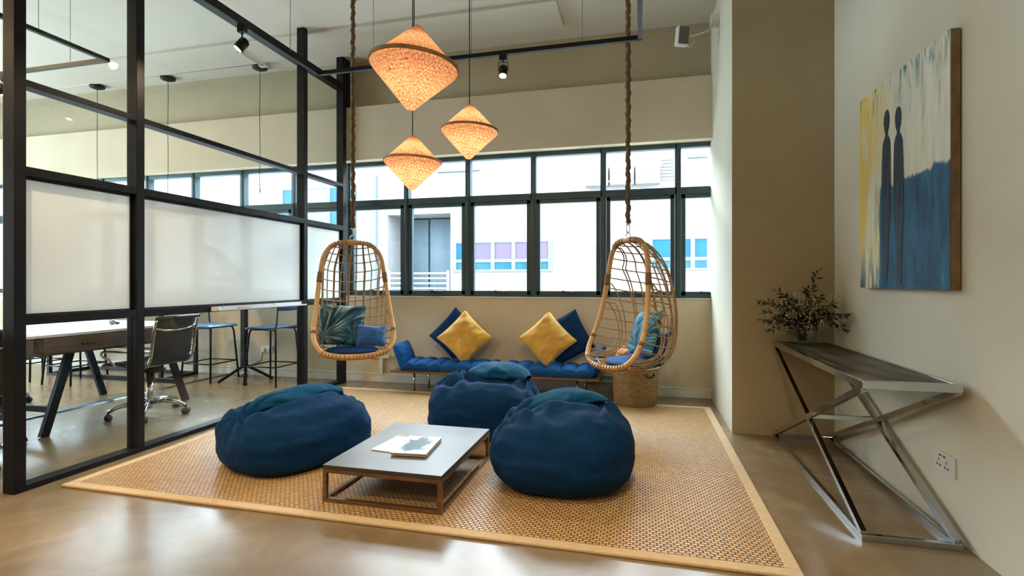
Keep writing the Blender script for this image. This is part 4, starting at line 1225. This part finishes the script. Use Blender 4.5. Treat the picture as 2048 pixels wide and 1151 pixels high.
def person_outline(yc, top, bot, wsh, lean):
    prof = [(0.0, 0.0), (0.020, 0.01), (0.032, 0.035), (0.036, 0.07), (0.030, 0.105), (0.016, 0.135), (0.014, 0.15), (0.030, 0.165), (0.048, 0.20), (0.055, 0.30), (0.058, 0.45), (0.055, 0.60), (0.046, 0.68), (0.036, 0.72), (0.032, 0.90), (0.026, 1.0)]
    H_ = top - bot
    L_ = [(yc + lean * z + w_ * wsh, top - z * H_) for w_, z in prof]
    R_ = [(yc + lean * z - w_ * wsh, top - z * H_) for w_, z in prof]
    return L_ + R_[::-1]


figure(person_outline(0.125, 0.43, -0.56, 1.0, 0.02)).build('painted_figure', M['paintfig'], pt)
figure(person_outline(-0.01, 0.405, -0.58, 1.0, -0.01)).build('painted_figure', M['paintfig'], pt)

# ------------------------------------------------------------------ wall sockets
so = empty('wall_socket', (XR, 2.918, 0.325), label='white double wall socket on the right wall by the console table', cat='socket')
MB().box(-0.010, -0.088, -0.048, 0, 0.088, 0.048).build('plate', M['white'], so, bevel=0.003)
s = MB()
for yy, zz, a, b_ in ((0.030, 0.030, 0.010, 0.004), (-0.004, 0.030, 0.010, 0.004), (0.055, -0.020, 0.005, 0.005), (0.030, -0.020, 0.005, 0.005), (-0.010, -0.020, 0.005, 0.005), (-0.035, -0.020, 0.005, 0.005), (0.043, 0.006, 0.003, 0.006), (-0.022, 0.006, 0.003, 0.006)):
    s.box(-0.0108, yy - a, zz - b_, -0.0095, yy + a, zz + b_)
s.build('slots', M['darkhole'], so)
so2 = empty('wall_socket', (-4.62, YW, 0.34), label='white double wall socket under the windows beside the bar stools', cat='socket')
MB().box(-0.085, -0.012, -0.045, 0.085, 0, 0.045).build('plate', M['white'], so2, bevel=0.003)
MB().box(-0.055, -0.03, -0.03, -0.02, -0.012, 0.015).box(0.02, -0.03, -0.02, 0.05, -0.012, 0.02).build('plug', M['white'], so2, bevel=0.003)
cb = empty('power_cable', (-4.65, 5.58, 0.0), label='thin black power cable looping from the socket to the floor', cat='cable')
MB().tube([(-4.66, 5.60, 0.31), (-4.67, 5.585, 0.20), (-4.85, 5.50, 0.10), (-4.98, 5.47, 0.02), (-4.85, 5.46, 0.008), (-4.92, 5.52, 0.008), (-4.86, 5.56, 0.008), (-4.84, 5.58, 0.05), (-4.86, 5.57, 0.07), (-4.92, 5.55, 0.02), (-4.98, 5.53, 0.006)], 0.005, 6).build('cord', M['black'], cb, world=True)
du = empty('cable_trunking', (-3.0, YW, 0.2), label='pale cable trunking on the wall between partition and bench', cat='trunking')
MB().box(-3.17, YW - 0.035, 0.285, -2.90, YW - 0.0005, 0.325).build('horizontal_duct', M['trimwhite'], du, bevel=0.003, world=True)
MB().box(-3.03, YW - 0.03, 0.101, -2.985, YW - 0.0005, 0.285).build('vertical_duct', M['trimwhite'], du, bevel=0.003, world=True)

# ------------------------------------------------------------------ console table, vase, bouquet
cs = empty('console_table', (1.20, 3.54, 0), label='chrome console table with crossed legs and veined dark stone top', cat='console table')
ax0, ax1, ay0, ay1, az = 0.998, 1.395, 2.705, 4.372, 0.742
f = MB()
t = 0.038
f.box(ax0, ay0, az - t, ax1, ay0 + 0.025, az).box(ax0, ay1 - 0.025, az - t, ax1, ay1, az).box(ax0, ay0 + 0.025, az - t, ax0 + 0.025, ay1 - 0.025, az).box(ax1 - 0.025, ay0 + 0.025, az - t, ax1, ay1 - 0.025, az)
f.build('top_frame', M['chrome'], cs, bevel=0.002, world=True)
MB().box(ax0 + 0.025, ay0 + 0.025, az - 0.03, ax1 - 0.025, ay1 - 0.025, az - 0.002).build('stone_top', M['stone'], cs, world=True)
f = MB(); t = 0.030
f.box(ax0, ay0, 0, ax1, ay0 + 0.025, t).box(ax0, ay1 - 0.025, 0, ax1, ay1, t).box(ax0, ay0 + 0.025, 0, ax0 + 0.025, ay1 - 0.025, t).box(ax1 - 0.025, ay0 + 0.025, 0, ax1, ay1 - 0.025, t)
f.build('floor_frame', M['chrome'], cs, bevel=0.002, world=True)
for xx in (ax0 + 0.0125, ax1 - 0.0125):
    MB().bar((xx, ay0 + 0.02, az - 0.038), (xx, ay1 - 0.03, 0.03), 0.025, 0.028, up=(0, 0, 1)).build('crossed_leg', M['chrome'], cs, world=True)
    MB().bar((xx, ay0 + 0.02, 0.03), (xx, ay1 - 0.03, az - 0.038), 0.0245, 0.028, up=(0, 0, 1)).build('crossed_leg', M['chrome'], cs, world=True)
MB().box(ax0 + 0.025, 3.525, 0.36, ax1 - 0.025, 3.55, 0.385).build('stretcher', M['chrome'], cs, world=True)

VX, VY = 1.165, 4.20
vs = empty('glass_vase', (VX, VY, az), label='clear rectangular glass vase on the console table', cat='vase')
hw, hd, hh, th_ = 0.083, 0.055, 0.125, 0.004
v = MB().box(-hw, -hd, 0.0005, hw, hd, 0.012).box(-hw, -hd, 0.012, hw, -hd + th_, hh).box(-hw, hd - th_, 0.012, hw, hd, hh).box(-hw, -hd + th_, 0.012, -hw + th_, hd - th_, hh).box(hw - th_, -hd + th_, 0.012, hw, hd - th_, hh)
v.build('glass_body', glassmat('vase_glass', (0.93, 0.96, 0.95)), vs)
bq = empty('bouquet', (VX, VY, az + 0.02), label='dried bouquet of dark leafy branches and tiny cream blossoms', cat='flowers')
rnd = random.Random(11)


def branch(tip, droop, n_leaf, ls):
    base = Vector((rnd.uniform(-0.03, 0.03), rnd.uniform(-0.02, 0.02), 0.005)); tip = Vector(tip)
    mid = Vector((tip.x * 0.35, tip.y * 0.35, max(0.14, tip.z * 0.75) + droop))
    pts = []
    for k in range(15):
        t_ = k / 14
        pts.append(base * (1 - t_) ** 2 + mid * 2 * t_ * (1 - t_) + tip * t_ * t_)
    mb = MB().tube(pts, [0.0022 * (1 - 0.6 * k / 14) for k in range(15)], 5)
    mb.cur = 1
    for k in range(n_leaf):
        t_ = 0.30 + 0.70 * k / max(1, n_leaf - 1)
        x = t_ * 14; i = min(13, int(x)); p = pts[i].lerp(pts[i + 1], x - i)
        d = (pts[i + 1] - pts[i]).normalized()
        ang = rnd.uniform(0, 2 * PI)
        o_ = d.orthogonal(); o_.rotate(Matrix.Rotation(ang, 3, d))
        ld = (d * 0.7 + o_ * 0.8).normalized()
        wd = ld.cross(Vector((rnd.uniform(-1, 1), rnd.uniform(-1, 1), 1))).normalized()
        L_ = ls * rnd.uniform(0.7, 1.2)
        if k == n_leaf - 1: ld = d
        a, b_, c_, e_ = p, p + ld * L_ * 0.5 + wd * L_ * 0.22, p + ld * L_, p + ld * L_ * 0.5 - wd * L_ * 0.22
        up_ = ld.cross(wd) * L_ * 0.05
        mb.add([a, b_ + up_, c_, e_ + up_, p + ld * L_ * 0.5], [(0, 1, 4), (1, 2, 4), (2, 3, 4), (3, 0, 4)])
    return mb


tips = [(0.10, 0.0, 0.50, 0.02, 12), (-0.16, 0.02, 0.36, 0.04, 9), (-0.30, -0.02, 0.30, 0.06, 11), (-0.26, 0.03, 0.20, 0.06, 10), (-0.28, -0.04, 0.16, 0.05, 9), (-0.26, -0.05, 0.07, 0.08, 9), (0.17, -0.08, 0.28, 0.05, 9), (0.21, -0.22, 0.22, 0.06, 11),
        (0.22, -0.16, 0.10, 0.14, 13), (0.16, -0.20, 0.17, 0.10, 11), (-0.12, -0.06, 0.33, 0.03, 8), (0.04, 0.03, 0.38, 0.02, 9), (-0.05, -0.05, 0.22, 0.02, 8), (0.08, -0.06, 0.18, 0.03, 9), (-0.14, 0.0, 0.20, 0.04, 9), (0.15, -0.05, 0.20, 0.04, 10), (-0.08, -0.10, 0.14, 0.05, 8), (0.05, -0.12, 0.13, 0.05, 8),
        (-0.18, -0.06, 0.27, 0.04, 10), (-0.06, 0.02, 0.29, 0.03, 9), (0.02, -0.05, 0.27, 0.03, 9), (0.12, 0.0, 0.33, 0.03, 9), (-0.20, -0.08, 0.12, 0.06, 9), (-0.10, -0.04, 0.15, 0.04, 9), (0.10, -0.10, 0.24, 0.04, 9), (0.0, 0.0, 0.16, 0.02, 9)]
for tx, ty, tz_, dr, nl in tips:
    branch((tx, ty, tz_), dr, nl * 2 + 4, 0.050).build('leafy_branch', [M['stem'], M['leaf']], bq)
ICO = [(0, 0, 1), (0.894, 0, 0.447), (0.276, 0.851, 0.447), (-0.724, 0.526, 0.447), (-0.724, -0.526, 0.447), (0.276, -0.851, 0.447), (0.724, 0.526, -0.447), (-0.276, 0.851, -0.447), (-0.894, 0, -0.447), (-0.276, -0.851, -0.447), (0.724, -0.526, -0.447), (0, 0, -1)]
ICF = [(0, 1, 2), (0, 2, 3), (0, 3, 4), (0, 4, 5), (0, 5, 1), (1, 6, 2), (2, 7, 3), (3, 8, 4), (4, 9, 5), (5, 10, 1), (6, 7, 2), (7, 8, 3), (8, 9, 4), (9, 10, 5), (10, 6, 1), (11, 7, 6), (11, 8, 7), (11, 9, 8), (11, 10, 9), (11, 6, 10)]
for cx, cy_, cz, rad, cnt in ((-0.12, -0.03, 0.25, 0.085, 90), (-0.08, -0.05, 0.17, 0.07, 80), (0.04, -0.04, 0.20, 0.08, 90), (0.19, -0.03, 0.31, 0.06, 90), (0.06, 0.0, 0.30, 0.06, 60), (-0.17, -0.05, 0.10, 0.06, 50), (-0.24, -0.02, 0.13, 0.035, 25), (0.0, -0.09, 0.11, 0.07, 60), (0.12, -0.04, 0.25, 0.05, 45), (-0.04, 0.0, 0.32, 0.05, 40), (0.10, -0.10, 0.15, 0.06, 45), (-0.20, 0.0, 0.20, 0.05, 50), (0.0, -0.02, 0.25, 0.08, 80)):
    mb = MB()
    mb.tube([(0, 0, 0.01), (cx * 0.4, cy_ * 0.4, cz * 0.55), (cx, cy_, cz)], 0.0012, 4)
    pts = []
    for k in range(cnt):
        d = Vector((rnd.gauss(0, 1), rnd.gauss(0, 1), rnd.gauss(0, 1))).normalized() * rad * rnd.random() ** 0.5
        pts.append(Vector((cx, cy_, cz)) + d)
    for p in pts[::6]: mb.tube([(cx, cy_, cz - 0.02), p], 0.0007, 3)
    mb.cur = 1
    for p in pts:
        s_ = rnd.uniform(0.0034, 0.0062)
        mb.add([(p.x + q[0] * s_, p.y + q[1] * s_, p.z + q[2] * s_) for q in ICO], ICF)
    mb.build('blossom_spray', [M['stem'], M['gyp']], bq)

# ------------------------------------------------------------------ desks behind the partition


def desk(y0, y1, lab):
    r = empty('work_desk', (-5.0, (y0 + y1) / 2, 0), label=lab, cat='desk', group='desks behind the partition')
    X1, X0, zt = -4.42, -5.62, 0.79
    MB().box(X0, y0, zt - 0.022, X1, y1, zt).build('desktop', M['desktop'], r, bevel=0.002, world=True)
    MB().box(X0 + 0.02, y0 + 0.01, zt - 0.165, X1 - 0.012, y1 - 0.01, zt - 0.022).build('apron', M['deskwood'], r, bevel=0.002, world=True)
    n = 2; L_ = (y1 - y0 - 0.04) / n
    for k in range(n):
        a = y0 + 0.02 + k * L_
        dr = MB().box(X1 - 0.012, a + 0.008, zt - 0.155, X1 - 0.001, a + L_ - 0.008, zt - 0.030).build('drawer', M['deskwood'], r, bevel=0.003, world=True)
        c = a + L_ / 2
        MB().box(X1 - 0.001, c - 0.055, zt - 0.100, X1 + 0.014, c + 0.055, zt - 0.085).build('handle', M['blackplastic'], dr, bevel=0.003, world=True)
    for ey, s_ in ((y0, 1), (y1, -1)):
        for lx, sx in ((X1 - 0.08, 0.03), (X0 + 0.10, -0.02)):
            MB().bar((lx, ey + s_ * 0.27, zt - 0.165), (lx + sx, ey + s_ * 0.06, 0), 0.06, 0.035, up=(1, 0, 0)).build('leg', M['black'], r, world=True)
        MB().bar((X1 - 0.06, ey + s_ * 0.118, 0.20), (X0 + 0.09, ey + s_ * 0.118, 0.20), 0.03, 0.045).build('crossbar', M['black'], r, world=True)
    return r


desk(2.925, 4.33, 'dark oak desk with drawers behind the partition, office chair pulled up')
desk(1.49, 2.905, 'dark oak desk behind the nearest partition post, mostly hidden')
st = empty('desk_accessory', (-4.95, 3.9, 0.79), label='small silver desk ornament on the desk by the partition post', cat='ornament')
blob(0, 0, 0.022, 0.035, 0.028, 0.021, 3).build('body', M['chrome'], st)
blob(0.05, 0.01, 0.012, 0.02, 0.018, 0.011, 4).build('base', M['blackplastic'], st)

cc = empty('floor_cable_cover', (-5.19, 3.9, 0), label='flat dark metal cable cover on the floor under the desks', cat='cable cover')
MB().prism([(-5.225, 0.0005), (-5.155, 0.0005), (-5.17, 0.012), (-5.21, 0.012)], 'y', 1.0, 5.60).build('strip', mat('steel_strip', (0.10, 0.13, 0.16), 0.3, metal=0.8, c2=(0.08, 0.1, 0.13), scale=4), cc, world=True)


# ------------------------------------------------------------------ office chairs
def office_chair():
    r = empty('office_chair', (0, 0, 0), label='x', cat='office chair', group='office chairs behind the partition')
    # local: sitter faces -X, back at +X
    sh = MB()
    prof = [(-0.25, 0.455), (-0.20, 0.475), (-0.05, 0.470), (0.10, 0.455), (0.18, 0.47), (0.225, 0.53), (0.245, 0.62), (0.26, 0.74), (0.285, 0.875)]

    def fn(u, v):
        x, z = cr(prof, u); b_ = 2 * v - 1
        return (x + 0.02 * b_ * b_ * (-1 if u > 0.6 else 0), b_ * 0.225, z + (0.012 * b_ * b_ if u < 0.5 else 0))
    sh.grid(fn, 40, 12)
    o = sh.build('mesh_seat_and_back', M['mesh'], r)
    m_ = o.modifiers.new('thick', 'SOLIDIFY'); m_.thickness = 0.012
    for s_ in (-1, 1):
        MB().tube([(cr(prof, k / 30)[0], s_ * 0.235, cr(prof, k / 30)[1]) for k in range(31)], 0.012, 10).build('side_rail', M['chrome'], r)
        arm = [(0.235, s_ * 0.245, 0.60), (0.20, s_ * 0.285, 0.605), (0.05, s_ * 0.295, 0.605), (-0.14, s_ * 0.295, 0.605), (-0.185, s_ * 0.295, 0.59), (-0.175, s_ * 0.29, 0.56), (-0.12, s_ * 0.27, 0.52), (-0.09, s_ * 0.245, 0.455)]
        MB().tube([cr(arm, k / 30) for k in range(31)], 0.010, 8).build('armrest', M['chrome'], r)
    MB().cyl((0.287, -0.245, 0.885), (0.287, 0.245, 0.885), 0.017, 12).build('top_roll', M['blackplastic'], r)
    MB().tube([(0.27, -0.235, 0.80), (0.262, -0.12, 0.775), (0.258, 0, 0.768), (0.262, 0.12, 0.775), (0.27, 0.235, 0.80)], 0.009, 8).build('back_stretcher', M['chrome'], r)
    MB().cyl((-0.20, -0.235, 0.455), (-0.20, 0.235, 0.455), 0.010, 8).cyl((0.08, -0.235, 0.452), (0.08, 0.235, 0.452), 0.010, 8).build('seat_stretcher', M['chrome'], r)
    MB().box(-0.09, -0.06, 0.385, 0.09, 0.06, 0.43).cyl((0, 0, 0.30), (0, 0, 0.39), 0.036, 16).build('tilt_mechanism', M['blackplastic'], r, bevel=0.006)
    MB().tube([(0, -0.05, 0.40), (0.02, -0.17, 0.39), (0.03, -0.25, 0.385)], [0.006, 0.006, 0.014], 8).tube([(0, 0.05, 0.40), (-0.02, 0.19, 0.385)], [0.006, 0.012], 8).build('lever', M['blackplastic'], r)
    MB().cyl((0, 0, 0.06), (0, 0, 0.31), 0.024, 18).build('gas_column', M['chrome'], r)
    for k in range(5):
        a = 2 * PI * k / 5 + 0.3
        c_, s_ = math.cos(a), math.sin(a)
        leg = MB().tube([(0.02 * c_, 0.02 * s_, 0.115), (0.12 * c_, 0.12 * s_, 0.125), (0.24 * c_, 0.24 * s_, 0.105), (0.30 * c_, 0.30 * s_, 0.075)], [0.022, 0.020, 0.017, 0.015], 10).build('base_leg', M['chrome'], r)
        cw = MB().cyl((0.30 * c_ - 0.026 * s_, 0.30 * s_ + 0.026 * c_, 0.030), (0.30 * c_ + 0.026 * s_, 0.30 * s_ - 0.026 * c_, 0.030), 0.030, 18)
        cw.cyl((0.30 * c_, 0.30 * s_, 0.05), (0.30 * c_, 0.30 * s_, 0.078), 0.008, 8)
        cw.build('caster', M['blackplastic'], leg)
    return r


oc = office_chair()
CH = [((-4.29, 3.72, 0), 0.10, 'chrome and black mesh office chair tucked at the desk behind the partition'),
      ((-4.20, 2.28, 0), -0.15, 'chrome office chair half hidden by the nearest partition post'),
      ((-6.05, 3.55, 0), PI + 0.15, 'black office chair on the far side of the desk')]
for i, (p, a, lab) in enumerate(CH):
    if i == 0:
        oc.location = p; oc.rotation_euler = (0, 0, a); oc['label'] = lab
    else:
        dup(oc, p, a, label=lab)


# ------------------------------------------------------------------ bar stools and high tables
def bar_stool():
    r = empty('bar_stool', (0, 0, 0), label='x', cat='bar stool', group='blue bar stools')
    # local: backrest on +X
    def seat(u, v):
        a = 2 * u - 1; b_ = 2 * v - 1
        sq = 0.205
        return (a * sq, b_ * sq * (1 - 0.06 * a), 0.672 + 0.010 * (a * a) + 0.004 * b_ * b_ - (0.02 * max(0, -a - 0.75) / 0.25))
    mb = MB().grid(seat, 12, 12)
    o = mb.build('seat', M['blueseat'], r)
    q = o.modifiers.new('thick', 'SOLIDIFY'); q.thickness = 0.022; q.offset = -1
    bv = o.modifiers.new('edge', 'BEVEL'); bv.width = 0.006; bv.segments = 2

    def back(u, v):
        b_ = 2 * u - 1
        return (0.215 + 0.035 - 0.035 * (b_ * b_) + 0.02 * v, b_ * 0.20, 0.865 + 0.085 * v)
    o = MB().grid(back, 16, 4).build('backrest', M['blueseat'], r)
    q = o.modifiers.new('thick', 'SOLIDIFY'); q.thickness = 0.012
    for sx in (-1, 1):
        for sy in (-1, 1):
            MB().tube([(sx * 0.165, sy * 0.165, 0.642), (sx * 0.178, sy * 0.178, 0.60), (sx * 0.215, sy * 0.22, 0.0)], 0.011, 8).build('leg', M['black'], r)
    for sy in (-1, 1):
        MB().tube([(0.10, sy * 0.185, 0.645), (0.185, sy * 0.195, 0.650), (0.205, sy * 0.195, 0.70), (0.222, sy * 0.195, 0.94)], 0.009, 8).build('back_upright', M['black'], r)
    f = MB()
    f.box(-0.165, -0.17, 0.636, 0.165, -0.15, 0.650).box(-0.165, 0.15, 0.636, 0.165, 0.17, 0.650)
    c = [(-0.20, -0.205), (0.20, -0.205), (0.20, 0.205), (-0.20, 0.205)]
    for k in range(4):
        a = c[k]; b_ = c[(k + 1) % 4]
        f.cyl((*a, 0.22), (*b_, 0.22), 0.008, 8)
    f.build('footrest_ring', M['black'], r)
    return r


bs = bar_stool()
BS = [((-4.225, 5.245, 0), 0.0, 'blue bar stool with backrest right beside the partition'),
      ((-5.12, 5.245, 0), PI, 'blue bar stool facing the pedestal table from the far side'),
      ((-6.55, 4.72, 0), PI / 2 + PI, 'bar stool standing at the long frame table near the desks'),
      ((-7.30, 4.80, 0), PI / 2 + PI, 'bar stool at the far end of the long frame table')]
for i, (p, a, lab) in enumerate(BS):
    if i == 0:
        bs.location = p; bs.rotation_euler = (0, 0, a); bs['label'] = lab
    else:
        dup(bs, p, a, label=lab)

ptb = empty('pedestal_table', (-4.60, 5.25, 0), label='high pedestal table with black splayed feet between two blue stools', cat='table')
MB().box(-4.87, 4.95, 0.985, -4.33, 5.55, 1.01).build('tabletop', M['desktop'], ptb, bevel=0.003, world=True)
MB().box(-4.645, 5.20, 0.17, -4.585, 5.26, 0.985).build('column', M['black'], ptb, bevel=0.003, world=True)
MB().box(-4.70, 5.27, 0.17, -4.66, 5.31, 0.985).build('column', M['black'], ptb, bevel=0.003, world=True)
for fx, fy in ((-4.44, 5.05), (-4.82, 5.045), (-4.385, 5.445), (-4.81, 5.48)):
    MB().bar((-4.615, 5.25, 0.20), (fx, fy, 0.015), 0.035, 0.030).build('foot', M['black'], ptb, world=True)

ft = empty('frame_table', (-6.6, 5.15, 0), label='long high table on a black square tube frame along the window wall', cat='table')
MB().box(-8.2, 4.95, 0.97, -5.55, 5.54, 1.00).build('tabletop', M['desktop'], ft, bevel=0.003, world=True)
for fx in (-5.60, -7.38):
    for fy in (5.0, 5.50):
        MB().box(fx - 0.02, fy - 0.02, 0, fx + 0.02, fy + 0.02, 0.97).build('leg', M['black'], ft, world=True)
    MB().box(fx - 0.02, 5.02, 0, fx + 0.02, 5.48, 0.035).build('floor_rail', M['black'], ft, world=True)
MB().box(-7.36, 5.48, 0, -5.62, 5.52, 0.035).box(-7.36, 4.98, 0, -5.62, 5.02, 0.03).build('floor_rail', M['black'], ft, world=True)
MB().box(-7.36, 5.49, 0.30, -5.62, 5.51, 0.32).build('stretcher', M['black'], ft, world=True)
